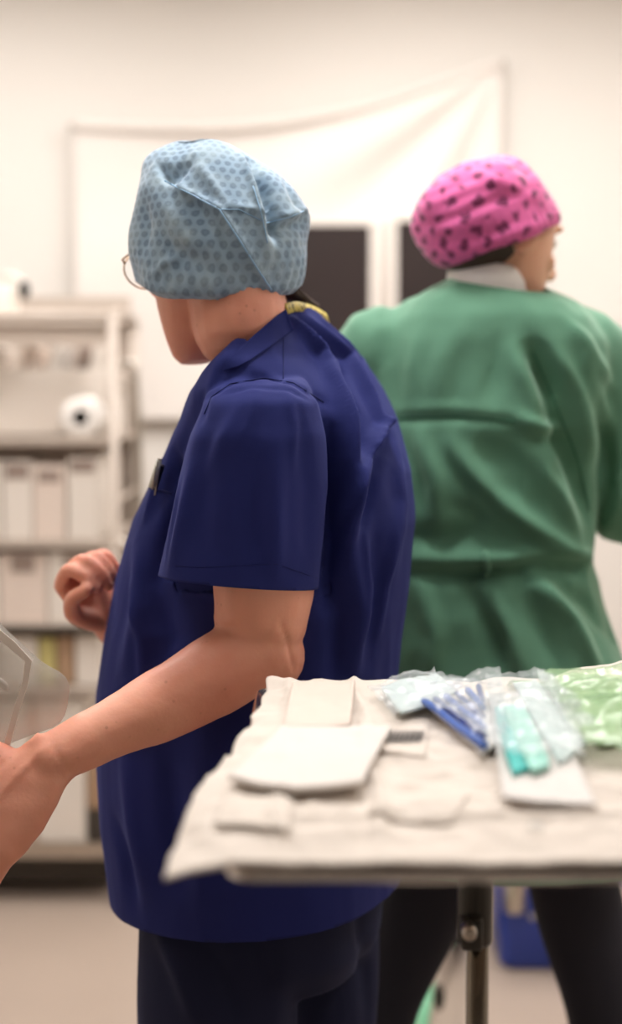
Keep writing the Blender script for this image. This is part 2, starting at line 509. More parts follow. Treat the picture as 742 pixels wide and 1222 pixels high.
def sockets(me, m):
    co = getco(me); inv = np.array(m.inverted()); l = co @ inv[:3, :3].T + inv[:3, 3]
    for s in (-1, 1):
        d = np.linalg.norm(l - np.array([s * .031, .090, .010]), axis=1)
        w = np.exp(-(d / .014) ** 2) * .011
        l[:, 1] -= w
    mm = np.array(m); setco(me, l @ mm[:3, :3].T + mm[:3, 3])

def face_parts(m, body, iris):
    for s in (-1, 1):
        e = MB().ball(m @ Vector((s * .031, .077, .010)), (.0115,) * 3).build('eye', M['eyew'], body)
        MB().ball(m @ Vector((s * .031, .0855, .010)), (.005, .004, .005), m.to_3x3().normalized()).build('iris', iris, body)
        b = [m @ Vector((s * x, y, z)) for x, y, z in ((.014, .094, .028), (.028, .093, .034), (.044, .082, .031))]
        MB().tube(b, (.002, .003, .0015), 8, 4).build('eyebrow', M['hair'], body)
    MB().ball(m @ Vector((0, .0985, -.0565)), (.021, .006, .004), m.to_3x3().normalized()).build('lips', M['lips'], body)

def hand_shape(mb, W, D, N, side, curls, thumb, spread=0.10, scale=1.0, lens=(.80, 1.0, 1.08, 1.0, .80), width=.074):
    """W wrist, D towards the knuckles, N out of the back of the hand, side=+1 thumb on +T. curls per finger index..little (3 joint angles)."""
    D = Vector(D).normalized(); N = (Vector(N) - D * Vector(N).dot(D)).normalized(); Tm = D.cross(N) * side
    W = Vector(W); S = scale
    rings = []
    for q, hw, ht in ((-.02, .027, .021), (0.0, .028, .020), (.02, .034, .0195), (.045, .040, .018), (.07, .041, .0155), (.085, .040, .013), (.094, .034, .009)):
        c = W + D * q * S
        rings.append([c + Tm * hw * S * math.copysign(abs(math.cos(t)) ** .8, math.cos(t)) + N * ht * S * math.copysign(abs(math.sin(t)) ** .8, math.sin(t))
                      for t in [2 * math.pi * k / 24 for k in range(24)]])
    mb.rings(rings)
    L = [(.043, .025, .021), (.047, .029, .022), (.044, .027, .021), (.034, .021, .019)]
    R = [.0092, .0094, .0088, .0078]
    for i in range(4):
        off = (.0295 - i * .0197)
        K = W + Tm * off * S + D * (.086 - abs(i - 1.2) * .004) * S
        ang = 0; dirs = []
        fd = (D + Tm * spread * (1.3 - i)).normalized()
        pts = [K - fd * .02 * S]; pts.append(K)
        p = K
        for j in range(3):
            ang += curls[i][j]
            d = fd * math.cos(ang) - N * math.sin(ang)
            p = p + d * L[i][j] * S; pts.append(p)
        r = R[i] * S
        mb.limb(pts, (r * 1.05, r * 1.1, r * 1.02, r * .93, r * .8), 12, 4)
        mb.ball(K + N * .004 * S, (r * 1.05,) * 3)
    # thumb
    B = W + Tm * .022 * S + D * .018 * S - N * .004 * S
    t = [Vector(a[0] * Tm + a[1] * D - a[2] * N) for a in thumb]
    pts = [B]; p = B
    for v, l in zip(t, (.040, .032, .026)):
        p = p + v.normalized() * l * S; pts.append(p)
    mb.limb(pts, (.016 * S, .0125 * S, .0105 * S, .0088 * S), 12, 4)

def shoe(x, y, yaw, par, mat):
    mb = MB()
    secs = [(-.10, .028, .045, .05), (-.07, .036, .055, .06), (0, .038, .045, .055), (.06, .046, .032, .038), (.11, .046, .026, .028), (.15, .036, .02, .022), (.165, .018, .014, .015)]
    rings = [[Vector((w * math.cos(t), q, max(.003, hz + h * math.sin(t)))) for t in [2 * math.pi * k / 20 for k in range(20)]] for q, w, h, hz in secs]
    mb.rings(rings); mb.xform(Matrix.Translation((x, y, 0)) @ Matrix.Rotation(yaw, 4, 'Z'))
    return mb.build('shoe', mat, par)

def cap_shape(C, xd, zd, secs, tilt, n=150, m=70, pleat=.0015, rimtuck=.012):
    """secs: (height, left, right, half depth) in metres in the frame xd / zd; opens downward"""
    xd = Vector(xd).normalized(); zd = Vector(zd).normalized(); yd = zd.cross(xd)
    hs = np.array([s[0] for s in secs]); idx = np.argsort(hs); secs = [secs[i] for i in idx]; hs = hs[idx]
    def at(i, h): return float(np.interp(h, hs, [s[i] for s in secs]))
    top = hs[-1]
    rings = []
    hv = [0.5 * (1 - math.cos(math.pi * k / m)) for k in range(m + 1)]
    for k in range(m + 1):
        h = hs[0] + (top - hs[0]) * math.sin(hv[k] * math.pi / 2)
        l, r, b = at(1, h), at(2, h), at(3, h)
        if k > m - 8:
            f = math.sqrt(max(0, 1 - ((k - (m - 8)) / 8) ** 2)); f = max(f, 0.02)
        else: f = 1
        c = (l + r) / 2; a = (r - l) / 2 * f; b *= f
        ring = []
        fall = 1 - min(1, (h - hs[0]) / (top * .5))
        for j in range(n):
            t = 2 * math.pi * j / n
            x, y = a * math.cos(t), b * math.sin(t)
            pl = 1 + (pleat * fall * math.sin(t * 46 + 2 * math.sin(t * 5))) / max(a, .01)
            hh = h + fall * tilt * y
            ring.append(Vector(C) + xd * (c + x * pl) + yd * y * pl + zd * hh)
        rings.append(ring)
    cen = sum(rings[0], Vector()) / n
    tuck = []
    for q in (1, 2):
        tuck.append([p + (cen - p) * (0.06 * q) + zd * (.004 * q) for p in rings[0]])
    rings = tuck[::-1] + rings
    mb = MB().rings(rings, cap=False)
    c = sum(rings[-1], Vector()) / n; o = len(mb.v); mb.v.append(tuple(c + zd * .0005)); k0 = (len(rings) - 1) * n
    mb.f += [(k0 + j, k0 + (j + 1) % n, o) for j in range(n)]
    me = mb.mesh('cap')
    return me

def cap_uv(me, C, R=.10):
    uvl = me.uv_layers.new(name='UVMap'); C = Vector(C); uvs = []
    for v in me.vertices:
        d = (v.co - C).normalized(); al = math.acos(max(-1, min(1, -d.y))); h = math.hypot(d.x, d.z) + 1e-6
        uvs.append((al * R * d.x / h + 1, al * R * d.z / h + 1))
    for l in me.loops: uvl.data[l.index].uv = uvs[l.vertex_index]

def tuck_under(me, cap, C, gap=.004, reach=.17, zmin=-9):
    """pull head and hair inside the cap wherever the cap covers them"""
    bm = bmesh.new(); bm.from_mesh(cap); bv = BVHTree.FromBMesh(bm); bm.free(); C = Vector(C)
    co = getco(me)
    near = np.where(np.linalg.norm(co - np.array(C), axis=1) < reach)[0]
    for i in near:
        v = Vector(co[i]); d = v - C; r = d.length
        if r < 1e-4 or v.z < zmin: continue
        h = bv.ray_cast(C, d / r)
        if h[0] is not None and r > h[3] - gap: co[i] = C + d / r * max(h[3] - gap, .01)
    setco(me, co)

def tuck_inside(me, cloth, box, gap=.005):
    """pull the covered part of the body inside the garment"""
    bm = bmesh.new(); bm.from_mesh(cloth); bv = BVHTree.FromBMesh(bm); bm.free()
    co = getco(me); lo, hi = box
    idx = np.where((co > np.array(lo)).all(1) & (co < np.array(hi)).all(1))[0]
    for i in idx:
        v = Vector(co[i]); h = bv.find_nearest(v, .06)
        if h[0] is None: continue
        sd = (v - h[0]).dot(h[1])
        if sd > -gap: co[i] = h[0] - h[1] * gap
    setco(me, co)

def seam(me, px, r, name, mat, parent, closed=False, lift=0.0003):
    bm = bmesh.new(); bm.from_mesh(me); bvh = BVHTree.FromBMesh(bm); bm.free()
    pts = []
    for a, b in zip(px[:-1], px[1:]):
        for k in range(5): pts.append((a[0] + (b[0] - a[0]) * k / 5, a[1] + (b[1] - a[1]) * k / 5))
    pts.append(px[-1])
    hs = [h[0] + h[1] * lift for h in hits(bvh, pts)]
    return MB().tube(hs, r, 6).build(name, mat, parent)

# ------------------------------------------------------------------ ROOM
R = ROOM
def slab(name, lo, hi, mat, label):
    lo, hi = Vector(lo), Vector(hi)
    return MB().box((lo + hi) / 2, (hi - lo) / 2).build(name, mat, None, False, kind='structure', label=label)
slab('floor', (R['x0'] - .1, R['y0'] - .1, -.1), (R['x1'] + .1, R['y1'] + .1, 0), M['floor'], 'beige vinyl floor of the operating room')
slab('wall_back', (R['x0'] - .1, R['y1'], 0), (R['x1'] + .1, R['y1'] + .1, R['z']), M['wall'], 'white back wall behind the two nurses')
slab('wall_left', (R['x0'] - .1, R['y0'] - .1, 0), (R['x0'], R['y1'], R['z']), M['wall'], 'white side wall on the left')
slab('wall_right', (R['x1'], R['y0'] - .1, 0), (R['x1'] + .1, R['y1'], R['z']), M['wall'], 'white side wall on the right')
slab('wall_front', (R['x0'], R['y0'] - .1, 0), (R['x1'], R['y0'], R['z']), M['frontwall'], 'wall behind the camera')
slab('ceiling', (R['x0'] - .1, R['y0'] - .1, R['z']), (R['x1'] + .1, R['y1'] + .1, R['z'] + .1), M['ceiling'], 'white ceiling')

def lin_t(a, b, t): return a + (b - a) * t

for i, (x, y, w, l, pw) in enumerate(LIGHTS):
    e = empty('ceiling_light_or_added_lamp', (x, y, R['z']), 'flat white ceiling light panel above the room', 'ceiling light', 'ceiling light panels')  # the small added lamp is built as a panel too
    fr = MB()
    for sx in (-1, 1):
        fr.box((x + sx * (w / 2 + .02), y, R['z'] - .03), (.02, l / 2 + .04, .03))
        fr.box((x, y + sx * (l / 2 + .02), R['z'] - .03), (w / 2, .02, .03))
    fr.build('frame', M['frame'], e, False)
    MB().box((x, y, R['z'] - .012), (w / 2, l / 2, .01)).build('diffuser', M['lamp'], e, False)
    ld = bpy.data.lights.new('panel_light', 'AREA'); ld.shape = 'RECTANGLE'; ld.size = w; ld.size_y = l; ld.energy = pw
    ld.color = (1.0, 0.98, 0.965)
    lo = bpy.data.objects.new('panel_light', ld); COL.objects.link(lo); lo.location = (x, y, R['z'] - .03)
    lo.parent = e; lo.matrix_parent_inverse = pmat(e).inverted()

# ------------------------------------------------------------------ sheet on the wall
def wall_sheet():
    Yw = R['y1'] - .035
    tl, tr = P(88, 152, Yw), P(598, 78, Yw)
    nx, nz = 150, 90; zb = 1.25
    rings = []
    top = []
    for j in range(nz + 1):
        row = []
        for i in range(nx + 1):
            t = i / nx
            # hem: anchor at both ends, sagging
            zt = tl.z + (tr.z - tl.z) * t - 0.085 * math.sin(math.pi * t) ** 1.1
            x = tl.x + (tr.x - tl.x) * t
            z = zt + (zb - zt) * (j / nz)
            # folds fan out of the right top corner
            dx, dz = tr.x - x, tr.z - z
            r = math.hypot(dx, dz); an = math.atan2(dz, dx + 1e-6)
            f = 0.034 * math.sin(an * 13 + 1.0) * min(1, r * 2.2) * math.exp(-r * 1.1)
            f += 0.012 * noise.noise(Vector((x * 3, z * 1.5, 2)))
            f += .01 * math.exp(-((j / nz) / .03) ** 2) * math.sin(math.pi * t)
            row.append(Vector((x, Yw - .012 - f, z)))
        rings.append(row)
        if j == 0: top = row
    root = empty('hanging_sheet', ((tl.x + tr.x) / 2, Yw, 1.3), 'white sheet hung slack on the back wall with a sagging top hem', 'sheet')
    mb = MB().rings(rings, closed=False, cap=False)
    o = mb.build('sheet', M['sheet'], root); thicken(o, .003)
    MB().tube([p + Vector((0, -.006, .002)) for p in top[::4] + [top[-1]]], .017, 10).build('top_hem', M['sheet'], root)
    MB().tube([Vector((tr.x, Yw - .012, lin_t(tr.z, zb, t / 10))) for t in range(11)], .008, 8).build('side_hem', M['sheet'], root)
    for p in (tl, tr):
        MB().lathe(Vector((p.x, Yw + .02, p.z)), [(.012, -.05), (.012, -.04), (.004, -.038), (.004, .01)], 'Y', 12).build('hook', M['steel'], root)
wall_sheet()

def wall_panel(x0, x1, y0, y1, label):
    Y = R['y1'] - .10
    a, b = P(x0, y0, Y), P(x1, y1, Y)
    c = (a + b) / 2; hx, hz = abs(b.x - a.x) / 2, abs(a.z - b.z) / 2
    e = empty('wall_screen', (c.x, R['y1'], c.z), label, 'screen', 'dark screens on the back wall')
    MB().box((c.x, Y + .02, c.z), (hx, .02, hz), bev=.004).build('screen_panel', M['screen'], e, False)
    fr = MB()
    for s in (-1, 1):
        fr.box((c.x + s * (hx + .011), Y + .02, c.z), (.011, .026, hz + .022), bev=.003)
        fr.box((c.x, Y + .02, c.z + s * (hz + .011)), (hx, .026, .011), bev=.003)
    fr.build('bezel', M['frame'], e, False)
    MB().box((c.x, Y + .07, c.z), (.05, .04, .06), bev=.004).build('wall_bracket', M['frame'], e, False)
wall_panel(318, 441, 269, 470, 'dark wall screen in a white frame, partly behind the blue cap')
wall_panel(474, 597, 264, 470, 'dark wall screen in a white frame, partly behind the pink cap')

# ------------------------------------------------------------------ supply trolley at the left
YC = 3.65
def cx(px): return P(px, 600, YC).x
def cz(py): return P(100, py, YC).z
def supply_cart():
    x0, x1 = cx(-240), cx(136)
    y0, y1 = YC, YC + .48
    e = empty('supply_trolley', ((x0 + x1) / 2, (y0 + y1) / 2, 0), 'cream metal supply trolley with loaded shelves against the left back wall', 'trolley')
    for z, nm in ((cz(523), 'shelf'), (cz(646), 'shelf'), (cz(746), 'shelf'), (cz(822), 'shelf'), (cz(1010), 'shelf')):
        s = MB().box(((x0 + x1) / 2, (y0 + y1) / 2, z - .008), ((x1 - x0) / 2 - .005, (y1 - y0) / 2 - .01, .008), bev=.003)
        th = .022 if nm and z < cz(1000) else .012
        s.box(((x0 + x1) / 2, y0 + .004, z - th / 2), ((x1 - x0) / 2 - .005, .006, th), bev=.002)
        s.box(((x0 + x1) / 2, y1 - .004, z), ((x1 - x0) / 2 - .005, .006, .018), bev=.002)
        so = s.build(nm, M['cart'] if z > cz(1000) else M['steel'], e, False)
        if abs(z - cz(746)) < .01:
            MB().box(((x0 + x1) / 2 - .01, y0 - .004, z - .012), ((x1 - x0) / 2 - .03, .003, .010), bev=.001).build('shade_strip', M['dark'], so, False, label='dark edge strip')  # dark colour stands in for the shade gap below this shelf
    zt = cz(377)
    for x in (x0, x1):
        for y in (y0 + .01, y1 - .01):
            MB().tube([(x, y, .07), (x, y, .6), (x, y, zt)], .013, 12).build('post', M['cart'], e)
        MB().tube([(x, y0 + .01, zt), (x, y0 + .1, zt + .012), (x, y1 - .1, zt + .012), (x, y1 - .01, zt)], .012, 12, 4).build('side_rail', M['cart'], e)
        for z in (cz(450), cz(600), cz(900)):
            MB().tube([(x, y0 + .01, z), (x, y1 - .01, z)], .007, 8).build('side_bar', M['cart'], e)
        for y in (y0 + .02, y1 - .02):
            c = MB().lathe((x, y, .035), [(.006, -.014), (.035, -.013), (.037, 0), (.035, .013), (.006, .014)], 'X', 24)
            w = c.build('castor', M['black'], e)
            MB().box((x, y, .062), (.02, .012, .012), bev=.003).build('fork', M['steel'], w, False)
    MB().tube([(x0, y0 + .01, zt), (x1, y0 + .01, zt)], .012, 12).build('front_rail', M['cart'], e)
    MB().tube([(x0, y1 - .01, zt), (x1, y1 - .01, zt)], .012, 12).build('back_rail', M['cart'], e)
    MB().box(((x0 + x1) / 2, (y0 + y1) / 2 + .03, (cz(1012) + .03) / 2 - .012), ((x1 - x0) / 2 - .02, (y1 - y0) / 2 - .05, (cz(1012) - .03) / 2 - .013), bev=.004).build('shade_block', M['dark'], e, False)  # dark block put in as the shade under the bottom shelf
    # solid back panel and side handle
    MB().box(((x0 + x1) / 2, y1 + .002, (cz(377) + .3) / 2 + .1), ((x1 - x0) / 2 - .012, .004, (cz(377) - .55) / 2 + .1)).build('back_panel', M['cart'], e, False)
    MB().tube([(x1, y0 + .06, cz(440)), (x1 + .05, y0 + .06, cz(446)), (x1 + .055, y0 + .06, cz(640)), (x1, y0 + .06, cz(648))], .009, 10, 5).build('handle', M['steel'], e)
    return x0, x1, y0, y1
CARTX0, CARTX1, CARTY0, CARTY1 = supply_cart()

def carton(px0, px1, pyt, pyb, mat, label, group=None, depth=.26, lab=None, dy=.0, name='supply_box', cat='box'):
    a, b = P(px0, pyb, YC + .02 + dy), P(px1, pyt, YC + .02 + dy)
    z0 = cz(pyb); z1 = z0 + abs(b.z - a.z)
    c = ((a.x + b.x) / 2, YC + .02 + dy + depth / 2, (z0 + z1) / 2)
    h = (abs(b.x - a.x) / 2 - .0015, depth / 2, (z1 - z0) / 2)
    o = MB().box(c, h, bev=.003).build(name, mat, None, False, label=label, cat=cat, group=group)
    MB().box((c[0], c[1], c[2] + h[2] + .0004), (h[0] - .004, h[1] - .004, .001)).build('lid_flap', mat, o, False)
    if lab:
        MB().box((c[0] + lab[0] * h[0], c[1] - h[1] - .0005, c[2] + lab[1] * h[2]), (h[0] * lab[2], .001, h[2] * lab[3])).build('box_label', M[lab[4]], o, False)
    return o
g = 'white cartons on the upper shelves of the trolley'
carton(-60, 1, 552, 645, M['box'], 'white carton cut by the left picture edge on the upper middle shelf', g)
carton(4, 38, 552, 645, M['box'], 'narrow white carton, second from the left on the upper middle shelf', g, lab=(0, .75, .8, .2, 'label'))
carton(40, 78, 556, 645, M['boxpink'], 'pale pink carton in the middle of the upper middle shelf', g, lab=(0, .7, .7, .16, 'label'))
carton(81, 117, 548, 645, M['box'], 'white carton at the right end of the upper middle shelf', g, lab=(0, .8, .8, .15, 'label'))
carton(-70, -2, 668, 745, M['box'], 'white carton cut by the picture edge on the shelf behind the right hand', g)
carton(0, 56, 662, 745, M['boxpink'], 'wide pale carton with a taupe label left of the raised hand', g, lab=(0, .7, .5, .25, 'label'))
carton(58, 120, 660, 745, M['box'], 'wide white carton on the shelf directly behind the raised hand', g, lab=(.1, .75, .5, .18, 'label'))
g = 'small boxes on the lower narrow shelf of the trolley'
carton(-50, -4, 762, 820, M['box'], 'small white box at the left end of the narrow shelf', g)
carton(0, 44, 762, 820, M['box'], 'small white box on the narrow shelf behind the clear pouch', g)
carton(46, 66, 764, 820, M['yellowcard'], 'small yellowish box on the narrow trolley shelf', g)
carton(68, 88, 762, 820, M['tan'], 'small tan box between yellow and white boxes on the narrow shelf', g)
carton(90, 118, 760, 820, M['box'], 'small white box at the right end of the narrow shelf', g)
g = 'tall boxes on the bottom shelf of the trolley'
carton(-60, -8, 845, 1008, M['box'], 'tall white box at the left end of the bottom shelf', g)
carton(-5, 35, 840, 1008, M['box'], 'tall white box behind the gloveless hand on the bottom shelf', g)
carton(44, 101, 838, 1008, M['box'], 'tall wide white box under the forearm on the bottom shelf', g)
carton(37, 42, 850, 1008, M['tan'], 'thin tan board standing between the tall white boxes', g, name='board', cat='board')
carton(104, 128, 915, 968, M['tan'], 'tan box stacked on a dark box beside the navy scrub top', g)
carton(104, 128, 968, 1008, M['dark'], 'low dark box under the tan box on the bottom shelf', g)

def bin_tray():
    # wire file basket at the top with leaning folders
    e = empty('file_basket', (cx(60), YC + .2, cz(523)), 'pale open file basket on the top shelf of the trolley', 'basket')
    x0, x1, z0, z1 = cx(-80), cx(126), cz(522), cz(440)
    y0, y1 = YC + .16, YC + .42
    for nm, lo, hi in (('front_panel', (x0, y0, z0), (x1, y0 + .006, z1)), ('rear_panel', (x0, y1, z0), (x1, y1 + .006, z1)),
                       ('side_panel', (x0, y0, z0), (x0 + .006, y1, z1)), ('side_panel', (x1 - .006, y0, z0), (x1, y1, z1)), ('base', (x0, y0, z0), (x1, y1, z0 + .006))):
        lo, hi = Vector(lo), Vector(hi)
        MB().box((lo + hi) / 2, (hi - lo) / 2, bev=.002).build(nm, M['box'], e, False)
    specs = [(-30, 'frame', 'pale grey'), (15, 'boxpink', 'pale pink'), (48, 'frame', 'white'), (76, 'label', 'taupe-backed'), (100, 'box', 'cream')]
    for px, mt, nm in specs:
        c = Vector((cx(px), (y0 + y1) / 2, cz(455)))
        rot = Matrix.Rotation(.22, 3, 'Y')
        mt2 = M[mt]
        MB().box(c, (.004 if nm == 'taupe-backed' else .018, .10, .095), rot, bev=.002).build('folder', mt2, None, False,
            label=f'{nm} folder leaning in the file basket on the trolley', cat='folder', group='folders leaning in the file basket')
bin_tray()

def roll():
    c = P(98, 498, YC + .045)
    r = .052
    c.z = cz(523) + r + .001
    root = empty('paper_roll', (c.x, c.y, cz(523)), 'white paper roll lying on the trolley shelf with dark core facing out', 'paper roll')
    MB().lathe(c, [(.020, -.03), (r - .003, -.03), (r, -.027), (r, .09), (r - .003, .093), (.020, .093), (.020, -.03)], 'Y', 40).build('paper', M['paper'], root)
    MB().lathe(c, [(.0198, -.029), (.0198, .09), (.002, .09), (.002, .06), (.019, .06), (.019, -.029)], 'Y', 24).build('core', M['black'], root)
roll()
def dispenser():
    zb = cz(377) + .012
    e = empty('soap_dispenser', (cx(4), YC + .2, zb), 'white dispenser with black knob on top of the trolley', 'dispenser')
    MB().box((cx(60) - .18, YC + .12, zb - .002), (.2, .1, .004), bev=.001).build('base_plate', M['box'], e, False)
    MB().box((cx(0), YC + .12, zb + .038), (.03, .03, .034), bev=.008).build('body', M['box'], e)
    MB().tube([(cx(0), YC + .11, zb + .085), (cx(8), YC + .1, zb + .098), (cx(24), YC + .09, zb + .08)], .008, 10, 4).build('spout', M['box'], e)
    MB().ball((cx(26), YC + .085, zb + .058), (.015, .015, .024)).build('knob', M['black'], e)
dispenser()

# ------------------------------------------------------------------ things low behind the tray
def blue_bin():
    Y = 3.3
    c = T(628, 1160, 0); x, y = c.x + .06, c.y + .13; Y = c.y + .02
    e = empty('blue_bin', (x, y, 0), 'blue plastic bin standing on the floor between the dark trouser legs', 'bin')
    rings = []
    for z, sx, sy in ((.006, .135, .12), (.012, .14, .125), (.3, .155, .15), (.31, .165, .16), (.32, .165, .16), (.32, .15, .145), (.31, .148, .142), (.03, .134, .12)):
        ring = []
        for k in range(48):
            t = 2 * math.pi * k / 48
            ring.append(Vector((x + .02 + sx * math.copysign(abs(math.cos(t)) ** .25, math.cos(t)), y + sy * math.copysign(abs(math.sin(t)) ** .25, math.sin(t)), z)))
        rings.append(ring)
    MB().rings(rings).build('bin_body', M['blue'], e, angle=40)
    g = P(614, 1068, Y - .03)
    MB().lathe((g.x, g.y, g.z - .04), [(.02, 0), (.025, .004), (.025, .09), (.012, .12), (.012, .14)], 'Z', 20).build('hinge_post', M['steel'], e)
    MB().ball((P(635, 1094, Y - .03)), (.008,) * 3).build('stud', M['steel'], e)
blue_bin()
def rolling_stand():
    b = T(520, 1145, 0)
    x, y = b.x, 3.40
    e = empty('rolling_stand', (x + .05, y + .2, 0), 'rolling equipment stand on castors behind the tray pole', 'stand')
    MB().tube([(x - .05, y + .25, .1), (x - .05, y + .25, 1.0)], .018, 14).build('column', M['steel'], e)
    for dx, dy in ((.02, .0), (-.16, .1), (-.12, .45), (.04, .47)):
        c = MB().lathe((x + dx, y + dy, .04), [(.006, -.012), (.037, -.012), (.04, 0), (.037, .012), (.006, .012)], 'X', 24).build('castor', M['black'], e)
        MB().box((x + dx, y + dy, .075), (.02, .018, .02), bev=.005).build('fork', M['darkmetal'], c, False)
        MB().tube([(x + dx, y + dy, .09), (x - .05, y + .25, .11)], .014, 10).build('leg', M['steel'], e)
    MB().box((x - .05, y + .25, 1.0), (.14, .12, .02), bev=.006).build('platform', M['cart'], e, False)
    g = P(543, 1062, 3.36)
    MB().ball(g, (.014, .012, .03)).build('white_grip', M['frame'], e)
    MB().tube([g + Vector((0, .01, 0)), Vector((x - .05, y + .25, g.z + .05))], .006, 8).build('grip_arm', M['steel'], e)
rolling_stand()
def hose():
    pts = [P(535, 1120, 3.2), P(516, 1150, 3.0), P(508, 1190, 2.85), T(512, 1262, .014), T(560, 1300, .014) + Vector((0, .05, 0))]
    pts[-1] = Vector((pts[3].x + .2, pts[3].y + .1, .014))
    g = empty('green_hose', pts[3], 'mint green rubber hose dropping to the floor beside the left trouser leg', 'hose')
    MB().tube(pts, .014, 14, 8).build('hose_tube', M['mintplastic'], g)
    MB().tube([P(535, 1120, 3.2), P(549, 1112, 3.45), P(560, 1105, 3.63)], .02, 12, 3).build('connector', M['darkmetal'], g)
    c = P(524, 1190, 2.86)
    MB().ball(c + Vector((0, 0, 0)), (.012, .012, .03)).build('clip', M['darkmetal'], g)
hose()

# ------------------------------------------------------------------ PERSON: nurse in the green gown (far)
def nurse_green():
    YB = 2.12
    root = empty('person', (P(575, 700, YB).x, YB, 0), 'person in green surgical gown and pink patterned cap seen from behind', 'person')
    F = (0.25, .97)
    hc = P(590, 284, YB - .015)
    hm = head_frame(hc, -math.radians(58), math.radians(-12), 0)
    secs = [(326, 548, 618, .05, -.01), (336, 535, 634, .07, -.01), (346, 512, 655, .085), (360, 484, 684, .10), (380, 456, 706, .115), (405, 434, 722, .125), (440, 420, 728, .13), (500, 410, 716, .135),
            (560, 405, 704, .14), (620, 404, 702, .14), (668, 406, 700, .14), (720, 404, 716, .145), (780, 398, 738, .15), (860, 392, 752, .155), (950, 385, 762, .16), (1010, 382, 766, .165), (1040, 382, 766, .165)]
    # gown
    g = MB(); torso(g, YB, F, secs)
    shR, elR, wrR = P(700, 428, YB), P(752, 600, YB + .03), P(850, 560, YB + .30)
    shL, elL, wrL = P(448, 428, YB), P(408, 610, YB + .06), P(470, 600, YB + .32)
    g.limb([shR + Vector((-.04, 0, .0)), shR, (shR + elR) / 2 + Vector((.008, 0, 0)), elR, (elR + wrR) / 2, wrR], (.062, .07, .067, .066, .055, .05), 24, 6)
    g.limb([shL + Vector((.04, 0, .0)), shL, (shL + elL) / 2, elL, (elL + wrL) / 2, wrL], (.062, .07, .064, .062, .055, .05), 24, 6)
    me = remeshed(g, .007, 5)
    noisy(me, 9, .010, (1, 1, .45), 3)
    noisy(me, 20, .006, (1, 1, .5), 8, True)
    A = .001
    folds(me, [
        ([(470, 500), (540, 497), (618, 503)], -.007, .007),
        ([(470, 492), (540, 489), (618, 495)], .004, .008),
        ([(618, 500), (650, 512), (685, 512)], .016, .008), ([(615, 515), (650, 528), (680, 527)], -.012, .012),
        ([(640, 425), (668, 500), (692, 560), (704, 612)], -.034, .020), ([(655, 410), (690, 470), (708, 540)], .012, .012),
        ([(628, 400), (650, 440), (672, 470)], -.016, .014), ([(610, 420), (640, 470), (655, 500)], .010, .014),
        ([(540, 530), (570, 575), (610, 610), (650, 640), (700, 668)], .022, .014),
        ([(545, 560), (590, 605), (640, 645), (690, 680)], -.014, .016),
        ([(640, 545), (668, 590), (690, 640)], .014, .010),
        ([(560, 535), (600, 545), (650, 570)], -.020, .028), ([(580, 580), (620, 590), (660, 620)], -.018, .026),
        ([(480, 640), (530, 645), (560, 635), (600, 655), (650, 665)], -.015, .016),
        ([(485, 668), (540, 672), (600, 668), (640, 660), (700, 662)], .014, .010),
        ([(500, 680), (560, 684), (620, 684), (690, 675)], -.020, .014),
        ([(640, 690), (680, 740), (712, 800)], .020, .013), ([(620, 700), (650, 760), (672, 810)], -.014, .018),
        ([(560, 700), (590, 760), (600, 810)], -.010, .016), ([(580, 705), (610, 760), (626, 812)], .010, .012),
        ([(500, 700), (520, 760), (515, 810)], .009, .016), ([(660, 690), (700, 720), (730, 760)], -.012, .014),
        ([(560, 380), (530, 430), (520, 480)], .008, .02), ([(600, 390), (590, 440), (585, 480)], -.012, .02),
        ([(540, 400), (545, 450), (548, 490)], -.006, .014), ([(500, 400), (492, 440), (490, 490)], .007, .016),
        ([(690, 400), (712, 470), (735, 540)], .012, .012), ([(705, 440), (722, 520), (728, 600)], -.012, .012),
        ([(672, 380), (700, 410), (735, 470)], .008, .010), ([(500, 520), (520, 570), (520, 620)], .010, .014), ([(484, 530), (498, 580), (500, 630)], -.008, .014),
        ([(735, 560), (738, 600), (720, 640)], .010, .010), ([(545, 605), (580, 625), (620, 650)], -.014, .014),
    ])
    lap(me, 1)
    hemz = P(500, 1008, YB).z
    cut(me, (0, 0, hemz), (0, 0, -1))
    cut(me, P(583, 334, YB), (0.12, -.18, 1), .14, P(583, 330, YB))
    cut(me, wrR - (wrR - elR).normalized() * .02, (wrR - elR), .12, wrR)
    cut(me, wrL - (wrL - elL).normalized() * .02, (wrL - elL), .12, wrL)
    gown = thicken(link('gown', me, M['green'], root), .0025)
    seam(me, [(455, 500), (540, 497), (616, 503)], .0012, 'yoke_seam', M['greenseam'], gown)
    seam(me, [(636, 420), (662, 480), (690, 550), (703, 610)], .0012, 'armhole_seam', M['greenseam'], gown)
    # tie at the waist
    bmm = bmesh.new(); bmm.from_mesh(me); bv = BVHTree.FromBMesh(bmm); bmm.free()
    hs = hits(bv, [(579, 660), (581, 668), (582, 676), (580, 690)])
    MB().tube([h[0] + h[1] * .004 for h in hs], .004, 8, 3).build('waist_tie', M['green'], gown)
    # white shirt collar
    c = P(583, 333, YB - .024)
    rings = []
    for dz, k in ((-.05, 1.0), (-.02, 1.03), (.0, 1.04), (.012, 1.0), (.020, .96)):
        rings.append([c + Vector((.058 * k * math.cos(t) * 1.0, .060 * k * math.sin(t) + .006, dz + .016 * math.cos(t) * -.4)) for t in [2 * math.pi * i / 48 for i in range(48)]])
    thicken(MB().rings(rings, cap=False).build('undershirt_collar', M['under'], root), .003)
    # body
    b = MB(); head_shape(b, hm, .046, .004)
    b.limb([hm @ Vector((0, .004, -.07)), P(588, 345, YB - .01), P(582, 385, YB)], (.044, .046, .06), 20, 4)
    torso(b, YB, F, [s for s in secs if s[0] > 345][:-1], shrink=.045)
